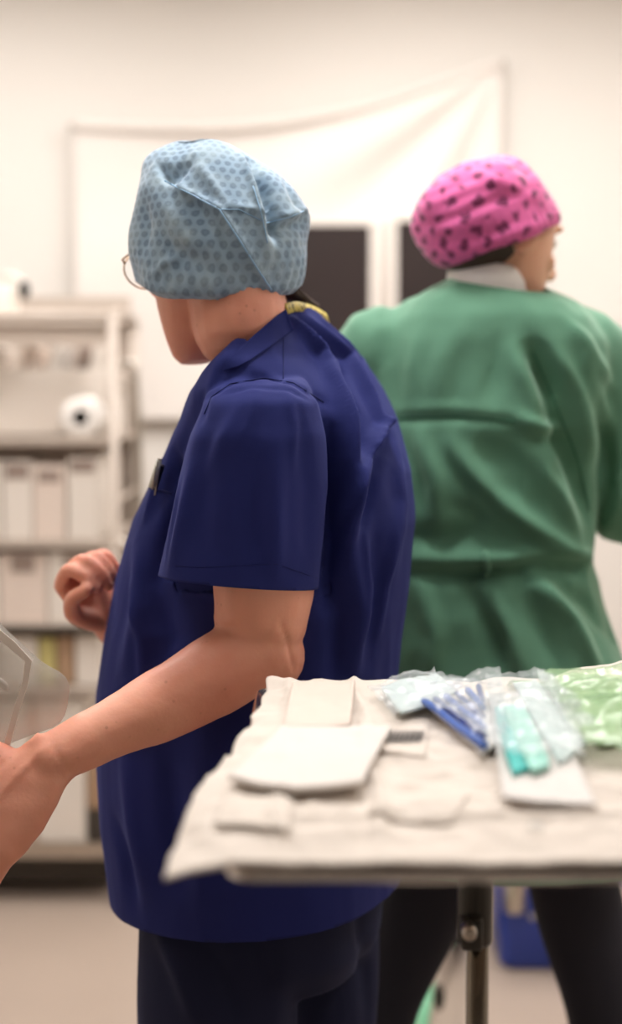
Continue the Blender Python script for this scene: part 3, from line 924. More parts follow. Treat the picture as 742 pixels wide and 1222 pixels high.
    for sh, el, wr, sd in ((shR, elR, wrR, -1), (shL, elL, wrL, 1)):
        b.limb([sh, (sh + el) / 2, el, (el + wr) / 2, wr + (wr - el).normalized() * .02], (.036, .036, .034, .034, .026), 16, 5)
        d = (wr - el).normalized()
        hand_shape(b, wr + d * .03, d, (0, 0, 1), sd * -1, [(.4, .5, .4)] * 4, [(.8, .8, .3), (.4, 1, .4), (.2, 1, .5)])
    hipz = .92
    LEG = [(P(507, 1055, YB), P(450, 1222, YB)), (P(683, 1055, YB), P(722, 1222, YB))]
    feet = []
    for (k1, k2) in LEG:
        an = k2 + (k2 - k1) * 1.1; an.z = .09; an.x = k2.x + (k2.x - k1.x) * .7
        feet.append(an)
        top = Vector((P(585, 900, YB).x + (k1.x - P(595, 900, YB).x) * .62, YB, .88))
        b.limb([top, k1, k2, an], (.07, .06, .045, .032), 16, 5)
    bm_ = remeshed(b, .0048, 2); sockets(bm_, hm)
    body = link('body', bm_, M['skinb'], root)
    face_parts(hm, body, M['iris'])
    # trousers
    t = MB()
    for (k1, k2), an in zip(LEG, feet):
        top = Vector((P(590, 900, YB).x + (k1.x - P(595, 900, YB).x) * .55, YB, .90))
        t.limb([top, k1, k2, Vector((an.x, an.y, .12)), Vector((an.x, an.y, .03))], (.10, .068, .058, .056, .060), 24, 6)
    t.ball((P(590, 900, YB).x, YB, .86), (.15, .13, .10))
    tm = remeshed(t, .009, 3); noisy(tm, 12, .008, (1, 1, .4), 5)
    cut(tm, (0, 0, .055), (0, 0, -1))
    link('trousers', tm, M['black_leg'], root)
    for an in feet: shoe(an.x, an.y + .03, -.1, root, M['shoe'])
    # hair under the cap at the nape and around the ear
    h = MB()
    h.ball(hm @ Vector((0, -.034, .012)), (.0765, .088, .078), hm.to_3x3(), 32, 20)
    hme = remeshed(h, .006, 2)
    hair = link('hair', hme, M['hair'], root)
    # cap
    s = (YB - .02) / FPX
    a = math.radians(22)
    cap_secs = [(-3, -69, 73), (0, -74, 75), (8, -81, 77), (18, -85, 77), (35, -88, 75), (52, -87, 71), (69, -82, 63), (80, -74, 56), (88, -63, 47), (94, -50, 34), (98, -38, 18)]
    C = P(594, 290, YB - .02)
    me = cap_shape(C, (math.cos(a), 0, math.sin(a)), (-math.sin(a), 0, math.cos(a)),
                   [(h * s, l * s, r * s, max(.02, (r - l) / 2 * s * .98)) for h, l, r in cap_secs], .10, pleat=.001)
    noisy(me, 22, .006, (1, 1, 1), 2)
    cap_uv(me, P(582, 258, YB))
    folds(me, [([(520, 290), (570, 285), (620, 262)], -.004, .008), ([(505, 250), (560, 225), (620, 210)], .004, .008),
               ([(500, 270), (545, 258), (600, 235), (640, 225)], -.004, .007), ([(560, 205), (590, 215), (640, 235)], .004, .008),
               ([(527, 316), (580, 296), (658, 262)], .002, .005)])
    thicken(link('surgical_cap', me, M['cappink'], root), .0015)
    tuck_under(hme, me, P(590, 262, YB - .02)); tuck_under(bm_, me, P(590, 262, YB - .02), .007)
nurse_green()

# ------------------------------------------------------------------ PERSON: nurse in navy scrubs (near)
def nurse_navy():
    YA = 1.76
    root = empty('person', (P(320, 700, YA).x, YA, 0), 'person in navy scrubs and blue bouffant cap reaching left past the tray', 'person')
    F = (-.9, .43)
    hc = P(258, 305, YA - .03)
    hm = head_frame(hc, math.radians(38), math.radians(-10), 0)
    secs = [(362, 326, 374, .05, .0), (372, 318, 382, .085, .0), (384, 305, 392, .115), (396, 292, 404, .138), (412, 279, 420, .158), (435, 258, 438, .175), (465, 238, 457, .185), (500, 224, 474, .18),
            (560, 194, 488, .172), (620, 163, 491, .165), (690, 142, 482, .16), (760, 129, 471, .16), (830, 120, 465, .165), (900, 121, 466, .17), (980, 126, 470, .18),
            (1060, 141, 474, .19), (1100, 160, 474, .19), (1130, 166, 474, .19)]
    tor = MB(); torso(tor, YA, F, secs)
    g = MB(); torso(g, YA, F, secs)
    YS = 1.585
    sl = [(452, 275, 362, .045, .03), (462, 260, 370, .062, .015), (480, 245, 379, .074, .005), (520, 228, 387, .082), (580, 214, 391, .080), (640, 200, 387, .078), (690, 187, 381, .077), (708, 183, 380, .077)]
    torso(g, YS, (1, .05), [(a, b, c, d, (e[0] if e else 0)) for a, b, c, d, *e in sl], ex=2.15)
    # far sleeve
    shR = P(372, 482, YA + .12)
    elR = P(360, 690, YA + .22)
    g.limb([shR + Vector((-.03, -.06, .02)), shR, (shR + elR) / 2, elR], (.06, .066, .074, .08), 24, 6)
    me = remeshed(g, .0045, 7)
    noisy(me, 8, .006, (1, 1, .4), 1)
    noisy(me, 22, .0025, (1, 1, .35), 6, True)
    FOLDS = [
        # armhole seam and the fold behind the sleeve
        ([(242, 500), (250, 474), (275, 457), (315, 450), (350, 457), (388, 482)], -.003, .006),
        ([(394, 515), (398, 560), (399, 600), (398, 660), (392, 720)], -.018, .012),
        ([(402, 480), (414, 540), (416, 600), (414, 660)], .010, .012),
        # upper back folds running from the neck to the side
        ([(350, 385), (392, 440), (408, 500), (412, 560)], .010, .009),
        ([(372, 385), (415, 430), (440, 480), (456, 520)], .010, .009),
        ([(362, 385), (405, 440), (424, 490), (432, 545)], -.009, .010),
        ([(455, 505), (440, 530), (420, 580), (408, 640)], .011, .008), ([(462, 520), (450, 560), (432, 620)], -.008, .010),
        ([(470, 520), (478, 600), (470, 680)], .005, .014), ([(450, 620), (455, 700), (440, 780)], -.006, .016),
        ([(420, 660), (430, 730), (424, 800)], .006, .012), ([(405, 700), (402, 760), (398, 815)], -.006, .012),
        # sleeve
        ([(328, 540), (326, 610), (330, 680)], .006, .012), ([(306, 560), (304, 620), (308, 680)], -.004, .014),
        ([(228, 560), (218, 620), (204, 680)], .004, .010), ([(360, 500), (368, 580), (366, 690)], -.003, .016), ([(250, 510), (240, 590), (238, 680)], -.004, .016),
        ([(300, 470), (270, 520), (240, 570)], .003, .012),
        # chest and belly
        ([(232, 500), (205, 560), (180, 620)], -.004, .012), ([(205, 545), (206, 600), (196, 650), (186, 690)], -.012, .012),
        ([(165, 650), (170, 720), (150, 800)], .006, .016), ([(185, 700), (200, 760), (180, 820)], -.008, .018),
        ([(150, 900), (160, 980), (175, 1060)], .006, .016), ([(200, 900), (205, 980), (215, 1050)], -.008, .02),
        ([(250, 900), (240, 980), (240, 1080)], .006, .018), ([(290, 400), (262, 440), (248, 480)], .004, .010),
        ([(345, 380), (378, 420), (398, 470)], .0035, .0045), ([(385, 382), (425, 420), (450, 462)], .003, .005), ([(268, 470), (300, 462), (340, 464), (372, 478)], -.0015, .004),
        ([(310, 470), (300, 500), (280, 540)], .002, .006), ([(345, 470), (352, 510), (350, 560)], .002, .006), ([(458, 500), (446, 520), (432, 548)], .005, .004),
        ([(432, 560), (424, 600), (420, 640)], .004, .005), ([(470, 640), (462, 700), (452, 760)], .004, .006), ([(436, 640), (440, 700), (434, 760)], .004, .006),
        ([(196, 540), (186, 580), (172, 620)], .003, .005), ([(160, 700), (172, 760), (168, 820)], .004, .007), ([(215, 575), (208, 620), (198, 670)], .002, .006),
        ([(132, 860), (150, 880), (190, 880)], .005, .012), ([(137, 980), (150, 1030), (160, 1080)], -.005, .012),
    ]
    folds(me, FOLDS, 1.7)
    lap(me, 1)
    hem = P(165, 1062, YA)
    cut(me, hem, (0.06, 0, -1))
    a, b_ = P(187, 686, YS), P(379, 702, YS)
    hemn = Vector((-(a.z - b_.z), 0, -(b_.x - a.x))).normalized(); hemn = Vector((hemn.x, -.06, hemn.z)).normalized()
    # cut the near sleeve: only the sleeve's own piece, in front of the torso
    bm = bmesh.new(); bm.from_mesh(me)
    cS = P(282, 690, YS)
    tm = remeshed(tor, .0045, 7); noisy(tm, 8, .006, (1, 1, .4), 1); noisy(tm, 22, .0025, (1, 1, .35), 6, True); folds(tm, FOLDS, 1.7)
    b2 = bmesh.new(); b2.from_mesh(tm); bvt = BVHTree.FromBMesh(b2)
    sel = []
    for f in bm.faces:
        c = f.calc_center_median(); ex = (c.x - cS.x) / .108; ey = (c.y - YS) / .100
        if ex * ex + ey * ey < 1.0 and abs(c.z - cS.z) < .05 and c.y < YA - .02 and (c - a).dot(hemn) > -.012 and ((c - a).dot(hemn) < .006 or bvt.find_nearest(c)[3] > .005): sel.append(f)
    geom = list({v for f in sel for v in f.verts}) + list({e for f in sel for e in f.edges}) + sel
    bmesh.ops.bisect_plane(bm, geom=geom, plane_co=a, plane_no=hemn, clear_outer=True)
    # the side panel of the shirt behind the sleeve opening
    bvu = BVHTree.FromBMesh(bm)
    def keep(c):
        if not ((c.x - cS.x) ** 2 < .10 ** 2 and c.y < YA - .04 and abs(c.z - cS.z + .015) < .04): return False
        h = bvu.find_nearest(c, .05); return h[0] is None or h[3] > .0025
    kf = {f for f in b2.faces if keep(f.calc_center_median())}
    for _ in range(3): kf |= {g for f in kf for v in f.verts for g in v.link_faces}
    far = [f for f in b2.faces if f not in kf]
    bmesh.ops.delete(b2, geom=far, context='FACES')
    for v in b2.verts: v.co += Vector((0, .0005, 0))
    b2.to_mesh(tm); b2.free()
    bm.from_mesh(tm)
    bm.to_mesh(me); bm.free(); me.update()
    cut(me, elR - (elR - shR).normalized() * .0, (elR - shR), .13, elR)
    cut(me, P(335, 371, YA), (-.86, -.12, 1), .13, P(318, 376, YA))
    return root, me, hm, (shR, elR), YA, YS, F, secs

def finish_navy():
    root, me, hm, (shR, elR), YA, YS, F, secs = nurse_navy()
    top = thicken(link('scrub_top', me, M['navy'], root), .0022)
    seam(me, [(244, 494), (252, 474), (275, 458), (315, 451), (350, 457), (386, 480)], .0006, 'armhole_seam', M['navyseam'], top)
    seam(me, [(336, 374), (338, 400), (338, 452)], .0006, 'shoulder_seam', M['navyseam'], top)
    seam(me, [(191, 674), (240, 677), (330, 673), (378, 690)], .0004, 'sleeve_hem_stitching', M['navyseam'], top)
    # chest pocket edge
    seam(me, [(169, 582), (180, 583), (196, 586), (206, 590)], .0014, 'pocket_edge', M['navyseam'], top)
    # body
    b = MB(); head_shape(b, hm)
    b.limb([hm @ Vector((0, -.035, -.06)), P(300, 385, YA - .01), P(326, 440, YA + .01)], (.054, .050, .046), 24, 5)
    torso(b, YA, F, [s for s in secs if s[0] > 430][:-1], shrink=.045)
    sh = P(318, 530, YS + .02)
    el = P(306, 775, YS - .005); wr = P(62, 905, YS - .10)
    b.limb([sh, P(316, 600, YS + .005), P(315, 690, YS), P(311, 740, YS), el], (.048, .054, .0575, .053, .044), 28, 6)
    b.ball(P(322, 782, YS), (.040, .038, .042))
    b.limb([el + Vector((.004, 0, .002)), P(262, 803, YS - .02), P(205, 835, YS - .045), P(120, 876, YS - .08), wr], (.044, .0455, .041, .031, .028), 28, 6)
    D = (P(-10, 985, YS - .13) - wr).normalized()
    hand_shape(b, wr + D * .012, D, Vector((.25, -.80, .45)), 1, [(.25, .5, .4), (.35, .6, .4), (.45, .6, .5), (.5, .7, .5)],
               [(1, .25, .2), (.5, .7, .7), (.2, 1, .8)], scale=1.12)
    # far arm and curled hand
    w2 = P(134, 742, YA + .08)
    elb = P(330, 800, YA + .22)
    b.limb([shR, (shR + elR) / 2, elb, (elb + w2) / 2, w2], (.038, .040, .040, .036, .028), 20, 6)
    D2 = (P(96, 690, YA + .07) - w2).normalized()
    hand_shape(b, w2, D2, Vector((-.75, .35, .35)), 1, [(1.15, 1.2, .7), (1.3, 1.25, .8), (1.4, 1.3, .8), (1.45, 1.3, .8)],
               [(.75, .7, .35), (.15, .75, .75), (-.5, .1, .9)], scale=.98)
    for s in (-1, 1):
        x = P(320, 1100, YA).x + s * .075; y = YA + s * .08
        b.limb([(x, y, .85), (x, y, .5), (x, y + .01, .09)], (.07, .055, .035), 16, 5)
    bme = remeshed(b, .0038, 2); sockets(bme, hm)
    noisy(bme, 60, .0006, (1, 1, 1), 3)
    folds(bme, [([(334, 742), (344, 768), (350, 800)], -.0022, .003), ([(84, 925), (70, 905), (62, 885)], -.0014, .003), ([(76, 928), (60, 905)], -.0012, .0025),
                ([(262, 745), (272, 750), (290, 748)], -.003, .005), ([(60, 872), (20, 895), (-10, 915)], .002, .004), ([(55, 890), (20, 925), (0, 950)], .002, .004)])
    body = link('body', bme, M['skin'], root)
    face_parts(hm, body, M['iris'])
    # trousers
    t = MB()
    c = P(315, 1100, YA).x
    torso(t, YA, F, [(1010, 165, 455, .17), (1060, 178, 452, .15), (1110, 186, 448, .135), (1150, 205, 425, .10)])
    for s in (-1, 1):
        x = c + s * .056; y = YA + s * .068
        t.limb([(x, y, .78), (x, y, .62), (x, y, .45), (x, y, .12), (x, y, .03)], (.094, .098, .090, .075, .075), 24, 5)
    tm = remeshed(t, .008, 14); noisy(tm, 10, .008, (1, 1, .35), 9)
    folds(tm, [([(190, 1110), (215, 1160), (235, 1220)], .010, .012), ([(230, 1100), (262, 1160), (285, 1222)], -.010, .016), ([(330, 1080), (335, 1150), (330, 1222)], .008, .02),
               ([(425, 1060), (435, 1140), (440, 1222)], -.008, .014)])
    cut(tm, (0, 0, .055), (0, 0, -1)); cut(tm, (0, 0, P(165, 1040, YA).z), (0, 0, 1))
    thicken(link('trousers', tm, M['navyleg'], root), .0025)
    for s in (-1, 1): shoe(c + s * .062 - .03, YA + s * .075, math.radians(64), root, M['shoe'])
    # hair
    h = MB(); h.ball(hm @ Vector((0, -.022, .010)), (.080, .096, .078), hm.to_3x3(), 32, 20)
    h.limb([P(346, 338, YA + .02), P(362, 350, YA + .03), P(376, 366, YA + .04)], (.024, .018, .007), 16, 5)
    hair = link('hair', remeshed(h, .005, 2), M['hair'], root)
    # glasses, seen beyond the cheek
    gl = MB()
    for s in (-1, 1):
        gl.tube([hm @ Vector((s * x, y, z)) for x, y, z in ((.080, -.01, .018), (.080, .04, .018), (.074, .094, .014), (.070, .096, .010))], .0013, 8)
        gl.tube([hm @ Vector((s * .042 + .030 * math.cos(t), .099 - abs(.030 * math.cos(t) + .004) * .12, .002 + .022 * math.sin(t))) for t in [2 * math.pi * k / 24 for k in range(25)]], .0011, 6)
    gl.tube([hm @ Vector((x, .101, .006)) for x in (-.012, 0, .012)], .0011, 6)
    g_ = gl.build('glasses', M['gold'], root)
    for s in (-1, 1):
        ring = [hm @ Vector((s * .042 + .029 * math.cos(t), .099 - abs(.029 * math.cos(t) + .004) * .12, .002 + .021 * math.sin(t))) for t in [2 * math.pi * k / 24 for k in range(24)]]
        q = MB(); q.add(ring + [p + hm.to_3x3() @ Vector((0, .0012, 0)) for p in ring], [tuple(range(24)), tuple(range(47, 23, -1))] + [(i, (i + 1) % 24, 24 + (i + 1) % 24, 24 + i) for i in range(24)])
        q.build('lens', M['lens'], g_, False)
    # neckband lying on the skin of the neck
    bm = bmesh.new(); bm.from_mesh(me); bv = BVHTree.FromBMesh(bm); bm.free()
    bm = bmesh.new(); bm.from_mesh(bme); bvb = BVHTree.FromBMesh(bm); bm.free()
    up = [(341, 369), (330, 377), (318, 387), (304, 399), (290, 412), (277, 425), (267, 437)]
    lo = [(350, 394), (341, 401), (328, 410), (314, 420), (299, 430), (284, 438), (266, 442)]
    o = Vector((0, 0, CAM_Z))
    def dist(px, py):
        rd = ray(px, py).normalized()
        ds = [h[3] for h in (bv.ray_cast(o, rd), bvb.ray_cast(o, rd)) if h[0] is not None and h[3] < 1.85]
        return min(ds) if ds else np.nan
    nu_, nv_ = 40, 10
    px_ = [[(lambda u, l, t: (u[0] + (l[0] - u[0]) * t, u[1] + (l[1] - u[1]) * t))(
        (np.interp(i / nu_ * 6, range(7), [p[0] for p in up]), np.interp(i / nu_ * 6, range(7), [p[1] for p in up])),
        (np.interp(i / nu_ * 6, range(7), [p[0] for p in lo]), np.interp(i / nu_ * 6, range(7), [p[1] for p in lo])), k / nv_) for i in range(nu_ + 1)] for k in range(nv_ + 1)]
    Dm = np.array([[dist(*q) for q in r] for r in px_]); Dm[np.isnan(Dm)] = np.nanmedian(Dm)
    base = Dm.copy()
    for _ in range(60):
        E = np.pad(Dm, 1, mode='edge'); Dm = (E[:-2, 1:-1] + E[2:, 1:-1] + E[1:-1, :-2] + E[1:-1, 2:]) / 4
        Dm = np.minimum(Dm, base)
    rows = [[o + ray(*q).normalized() * (Dm[k][i] - .0028) for i, q in enumerate(r)] for k, r in enumerate(px_)]
    nb = MB().rings(rows, cap=False, closed=False).build('neckband', M['navy'], top); thicken(nb, .0015).modifiers[-1].offset = 0
    # lanyard over the collar
    bm = bmesh.new(); bm.from_mesh(me); bv = BVHTree.FromBMesh(bm); bm.free()
    pts = [(338, 377), (350, 374), (362, 376), (374, 380), (388, 388)]
    hs = [(P(px, py - 8, YA - .06 + i * .028)) for i, (px, py) in enumerate(pts)]
    rings = [[p + Vector((0, 0, .006)), p + Vector((.004, .002, -.006))] for p in smooth_path(hs, [1] * 5, 6)[0]]
    thicken(MB().rings(rings, cap=False, closed=False).build('lanyard', M['lanyard'], root), .002)
    # cap
    s = (YA - .03) / FPX
    C = P(262, 336, YA - .03)
    cs = [(-6, -88, 88), (0, -98, 96), (8, -100, 99), (30, -103, 104), (60, -100, 106), (78, -97, 106), (92, -95, 97), (105, -93, 86), (120, -90, 70), (135, -87, 51), (143, -83, 40), (150, -76, 30), (157, -62, 18), (161, -50, 6)]
    me2 = cap_shape(C, (1, 0, 0), (0, 0, 1), [(h * s, l * s, r * s, max(.03, min(.10, (r - l) / 2 * s * .97))) for h, l, r in cs], .24, n=200, m=100, pleat=.0012)
    noisy(me2, 16, .010, (1, 1, 1), 4)
    cap_uv(me2, P(262, 270, YA - .03)); capme = me2
    folds(me2, [
        ([(200, 218), (232, 234), (262, 250), (288, 290), (312, 328), (326, 346)], .0055, .0035),
        ([(212, 238), (240, 250), (262, 275), (285, 320)], -.006, .010),
        ([(288, 186), (300, 215), (310, 250), (318, 292)], .007, .005),
        ([(300, 192), (316, 225), (326, 262), (330, 280)], -.012, .009),
        ([(318, 264), (340, 258), (366, 250)], .005, .004), ([(322, 276), (345, 272), (362, 268)], -.006, .007),
        ([(190, 200), (204, 216), (226, 192)], -.010, .008), ([(182, 200), (200, 222), (214, 205), (232, 184)], .004, .005),
        ([(240, 238), (252, 262), (260, 285)], .003, .004), ([(218, 215), (216, 240), (222, 260)], .003, .006),
        ([(270, 245), (300, 250), (320, 258)], .003, .004), ([(180, 330), (195, 315), (215, 305)], .003, .005), ([(340, 215), (352, 240), (364, 260)], -.003, .006),
        ([(235, 195), (250, 215), (268, 240)], .003, .006), ([(172, 240), (176, 270), (172, 300)], -.003, .01),
        ([(210, 300), (240, 310), (262, 330)], -.004, .012), ([(200, 250), (215, 280), (235, 300)], .004, .010),
    ], 1.5)
    lap(me2, 2)
    cap = thicken(link('bouffant_cap', me2, M['capblue'], root), .0012)
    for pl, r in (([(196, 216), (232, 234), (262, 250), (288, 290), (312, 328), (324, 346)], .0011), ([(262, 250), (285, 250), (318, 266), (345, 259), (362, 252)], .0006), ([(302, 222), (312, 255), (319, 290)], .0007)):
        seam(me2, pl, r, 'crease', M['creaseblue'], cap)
    tuck_under(hair.data, me2, P(265, 285, YA - .03)); tuck_under(bme, me2, P(265, 285, YA - .03), .007, zmin=P(265, 348, YA - .03).z)
    # pens in the pocket
    for i, (a, b2, mt, nm) in enumerate((((180, 578), (190, 549), 'penwhite', 'white pen clipped in the chest pocket of the navy scrubs'), ((184, 580), (193, 556), 'black', 'dark pen clipped in the chest pocket of the navy scrubs'))):
        p0, p1 = P(a[0], a[1] + 4, 1.655 + i * .006), P(b2[0], b2[1], 1.655 + i * .006)
        e = empty('pen', p0, nm, 'pen', 'pens in the chest pocket')
        MB().tube([p0, p1], .0036, 12).build('barrel', M[mt], e)
        MB().tube([p1 - (p1 - p0) * .02, p1 + (p1 - p0) * .06], .0028, 10).build('push_button', M['steel'], e)
        MB().tube([p1 + Vector((-.002, -.004, -.001)), p1 + Vector((-.004, -.0065, -.012)), p1 + Vector((-.008, -.005, -.034))], .001, 6).build('clip', M['steel'], e)
finish_navy()

# ------------------------------------------------------------------ instrument stand with tray
ZT = 1.07
def tray_stand():
    fl = T(275, 1043, ZT); Yf = fl.y; xl = fl.x - .004
    Yb = 1.445; xr = xl + .76
    e = empty('instrument_stand', ((xl + xr) / 2, 1.25, 0), 'chrome instrument stand with single pole and flat tray', 'instrument stand')
    def rr(h, inset, r=.02):
        pts = []
        for (cxx, cyy, a0) in ((xr - inset - r, Yb - inset - r, 0), (xl + inset + r, Yb - inset - r, 90), (xl + inset + r, Yf + inset + r, 180), (xr - inset - r, Yf + inset + r, 270)):
            for k in range(6):
                a = math.radians(a0 + k * 18); pts.append(Vector((cxx + r * math.cos(a), cyy + r * math.sin(a), h)))
        return pts
    rings = [rr(ZT - .006, .016, .02), rr(ZT - .006, .012), rr(ZT - .002, .006), rr(ZT + .0015, .002), rr(ZT + .0005, .0), rr(ZT - .005, .0), rr(ZT - .007, .003), rr(ZT - .009, .010), rr(ZT - .0095, .016, .02)]
    mb = MB(); n = 24
    mb.rings(rings, cap=False)
    k = len(rings) - 1
    mb.f.append(tuple(range(n))); mb.f.append(tuple(reversed(range(k * n, k * n + n))))
    mb.build('tray', M['chrome'], e, angle=40)
    # support frame under the tray
    px_, py_ = P(568, 1080, 1.27).x, 1.27
    z = ZT - .022
    pts = [(xl + .06, Yf + .08, z), (xr - .06, Yf + .08, z), (xr - .06, Yb - .05, z), (xl + .06, Yb - .05, z), (xl + .06, Yf + .08, z)]
    MB().tube(pts, .006, 10).build('tray_frame', M['chrome'], e)
    MB().tube([(px_, Yf + .08, z), (px_, Yb - .05, z)], .007, 10).build('cross_bar', M['chrome'], e)
    zc = P(568, 1124, py_).z
    MB().lathe((px_ - .001, py_, 0), [(.0155, zc), (.0165, zc + .003), (.0165, z - .002), (.012, z)], 'Z', 32).build('upper_sleeve', M['darkmetal'], e)
    MB().lathe((px_ + .002, py_, 0), [(.0105, .09), (.0105, z - .02)], 'Z', 32).build('pole', M['polesteel'], e)
    c = MB().box((px_ - .006, py_ - .012, P(560, 1105, py_).z), (.010, .012, .015), bev=.003).build('clamp', M['darkmetal'], e)
    kc = P(559, 1110, py_ - .03)
    MB().lathe(kc, [(.002, -.012), (.006, -.012), (.007, -.006), (.007, .004), (.004, .006), (.003, .02)], 'Y', 20).build('knob', M['steel'], c)
    # U base with castors
    MB().tube([(px_ - .25, py_ - .30, .09), (px_ - .25, py_ - .05, .09), (px_ - .18, py_ + .02, .09), (px_, py_ + .03, .09), (px_ + .18, py_ + .02, .09), (px_ + .25, py_ - .05, .09), (px_ + .25, py_ - .30, .09)], .014, 12, 5).build('base_frame', M['chrome'], e)
    MB().lathe((px_ + .002, py_ + .01, .075), [(.02, 0), (.022, .003), (.022, .04), (.012, .045)], 'Z', 24).build('base_hub', M['chrome'], e)
    for sx, sy in ((-.25, -.28), (.25, -.28), (-.18, .02), (.18, .02)):
        w = MB().lathe((px_ + sx, py_ + sy, .032), [(.006, -.011), (.030, -.011), (.032, 0), (.030, .011), (.006, .011)], 'X', 24).build('castor', M['black'], e)
        MB().box((px_ + sx, py_ + sy, .067), (.015, .012, .014), bev=.003).build('fork', M['steel'], w, False)
    return xl, xr, Yf, Yb
XL, XR, YF, YBK = tray_stand()
YBK -= .018

WRAPH = {}
def wrap():
    # sterile wrap draped over the tray, hanging over the left edge
    nx, ny = 300, 200
    z0 = ZT + .004
    left = [T(200, 1042, z0 - .012), T(214, 1000, z0 - .006), T(232, 960, z0 - .004), T(276, 900, z0 + .003), T(312, 842, z0 + .004), T(318, 824, z0 + .004)]
    lys = [p.y for p in left]; lxs = [p.x for p in left]
    fr = T(600, 1033, z0).y
    rows = []
    H = {}
    for j in range(ny + 1):
        tj = j / ny
        y = fr + (YBK + .004 - fr) * tj
        row = []
        xe = float(np.interp(y, lys, lxs)) if y > lys[0] else lxs[0]
        xe += .004 * noise.noise(Vector((y * 30, 3, 0)))
        for i in range(nx + 1):
            ti = i / nx
            x = xe + (XR - .01 - xe) * ti
            n1 = noise.noise(Vector((x * 9, y * 9, 1))); n2 = noise.noise(Vector((x * 24, y * 20, 5)))
            n3 = 0.35 - abs(noise.noise(Vector((x * 15 + 7, y * 15, 3)))); n4 = .3 - abs(noise.noise(Vector((x * 38, y * 34, 8))))
            z = z0 + .004 + .005 * max(0, n1 + .25) + .002 * n2 + .010 * n3 * (n3 > 0) + .004 * n4
            # quiet where the pad and packs lie
            z = z0 + (z - z0)
            # rim band: lower near the front edge
            f = min(1, (y - fr) / .05); z = z0 + .001 + (z - z0) * (.35 + .65 * f)
            # raised crumple at the right rear
            br = max(0, (x - .20) / .12) * max(0, (y - 1.30) / .17)
            z += .022 * min(1.6, br) * (1 + .25 * n1)
            # fold ridges from unfolding: lengthways at two stations
            for xr_, am in ((T(430, 870, z0).x, .004), (T(345, 870, z0).x, .003)):
                z += f * am * math.exp(-((x - xr_ + .01 * n1) / .005) ** 2)
            for yr_ in (T(400, 990, z0).y,):
                z += .005 * math.exp(-((y - yr_ + .02 * n1) / .008) ** 2) * (x > -.03)
            # overhang beyond the tray's left side
            ov = XL + .004 - x
            if ov > 0:
                z -= ov * .12 + ov * ov * 1.2
            # front left corner droops
            fc = max(0, (XL + .01 - x)) * max(0, 1 - (y - fr) / .12)
            z -= fc * .05
            row.append(Vector((x, y, z)))
        rows.append(row)
    # front hem: turn down just over the rim, higher at the left corner
    drop = []
    for p in rows[0]:
        k = .002 + .0015 * noise.noise(Vector((p.x * 12, 0, 2)))
        drop.append(p + Vector((0, -.003, -k)))
    rows.insert(0, drop)
    mb = MB().rings(rows, closed=False, cap=False)
    o = mb.build('sterile_wrap', M['wrap'], None, label='cream sterile wrap crumpled over the tray, its front left corner hanging down', cat='wrap')
    thicken(o, .0012)
    bm = bmesh.new(); bm.from_mesh(o.data); bv = BVHTree.FromBMesh(bm); bm.free()
    return bv
WB = wrap()
def surf(px, py, lift=0.0):
    h = WB.ray_cast(Vector((0, 0, CAM_Z)), ray(px, py).normalized())
    p = h[0] if h[0] is not None else T(px, py, ZT + .012)
    return p + Vector((0, 0, lift))
def down(x, y):
    h = WB.ray_cast(Vector((x, y, 1.5)), Vector((0, 0, -1)))
    return h[0].z if h[0] is not None else ZT + .01

def patch(quad, nu, nv, lift, thick=.001, crink=.0, cs=40, seed=0, round_front=0.0, dome=0.0, name='sheet', mat=None, parent=None, follow=1.0, **kw):
    """a sheet lying on the wrap: quad = 4 pixel corners (back left, back right, front right, front left)"""
    c = [surf(*q) for q in quad]
    zm = max(down(*(c[0].lerp(c[1], u / 6).lerp(c[3].lerp(c[2], u / 6), v / 6)).xy) for u in range(7) for v in range(7))
    rows = []
    for j in range(nv + 1):
        v = j / nv; row = []
        for i in range(nu + 1):
            u = i / nu
            a = c[0].lerp(c[1], u); b = c[3].lerp(c[2], u)
            p = a.lerp(b, v)
            if round_front: p += (b - a) * round_front * (math.sin(math.pi * u) * v ** 3)
            zd = down(p.x, p.y); z = zm + (zd - zm) * follow
            z = max(z, zd) + lift + dome * math.sin(math.pi * u) * math.sin(math.pi * v)
            z += crink * noise.noise(Vector((p.x * cs, p.y * cs, seed))) + crink * .8 * (.3 - abs(noise.noise(Vector((p.x * cs * 1.7, p.y * cs * 1.7, seed + 4)))))
            row.append(Vector((p.x, p.y, z)))
        rows.append(row)
    o = MB().rings(rows, closed=False, cap=False).build(name, mat, parent, **kw)
    md = o.modifiers.new('thickness', 'SOLIDIFY'); md.thickness = thick; md.offset = 1
    return o

# folded towel at the back and gauze pad
patch([(348, 822), (424, 820), (418, 878), (338, 878)], 24, 20, .002, .004, .0008, 30, 1, follow=.5, name='folded_towel', mat=M['towel'],
      label='pale beige folded towel at the back of the tray, left of the clear packs', cat='towel')
patch([(334, 878), (466, 882), (432, 952), (272, 940)], 40, 30, .003, .0035, .0006, 20, 2, round_front=.16, follow=.3, name='gauze_pad', mat=M['pad'],
      label='folded white gauze pad with rounded front edge on the left of the tray', cat='gauze pad')
patch([(270, 955), (350, 962), (345, 1000), (255, 990)], 20, 16, .0008, .0012, .0008, 30, 7, follow=.7, name='paper_strip', mat=M['wrap'],
      label='thin cream paper strip under the front edge of the gauze pad', cat='paper')
patch([(460, 945), (560, 950), (540, 985), (440, 975)], 20, 16, .0008, .001, .001, 30, 9, follow=.95, name='paper_strip', mat=M['wrap'],
      label='flat white paper strip in the middle of the tray front', cat='paper')

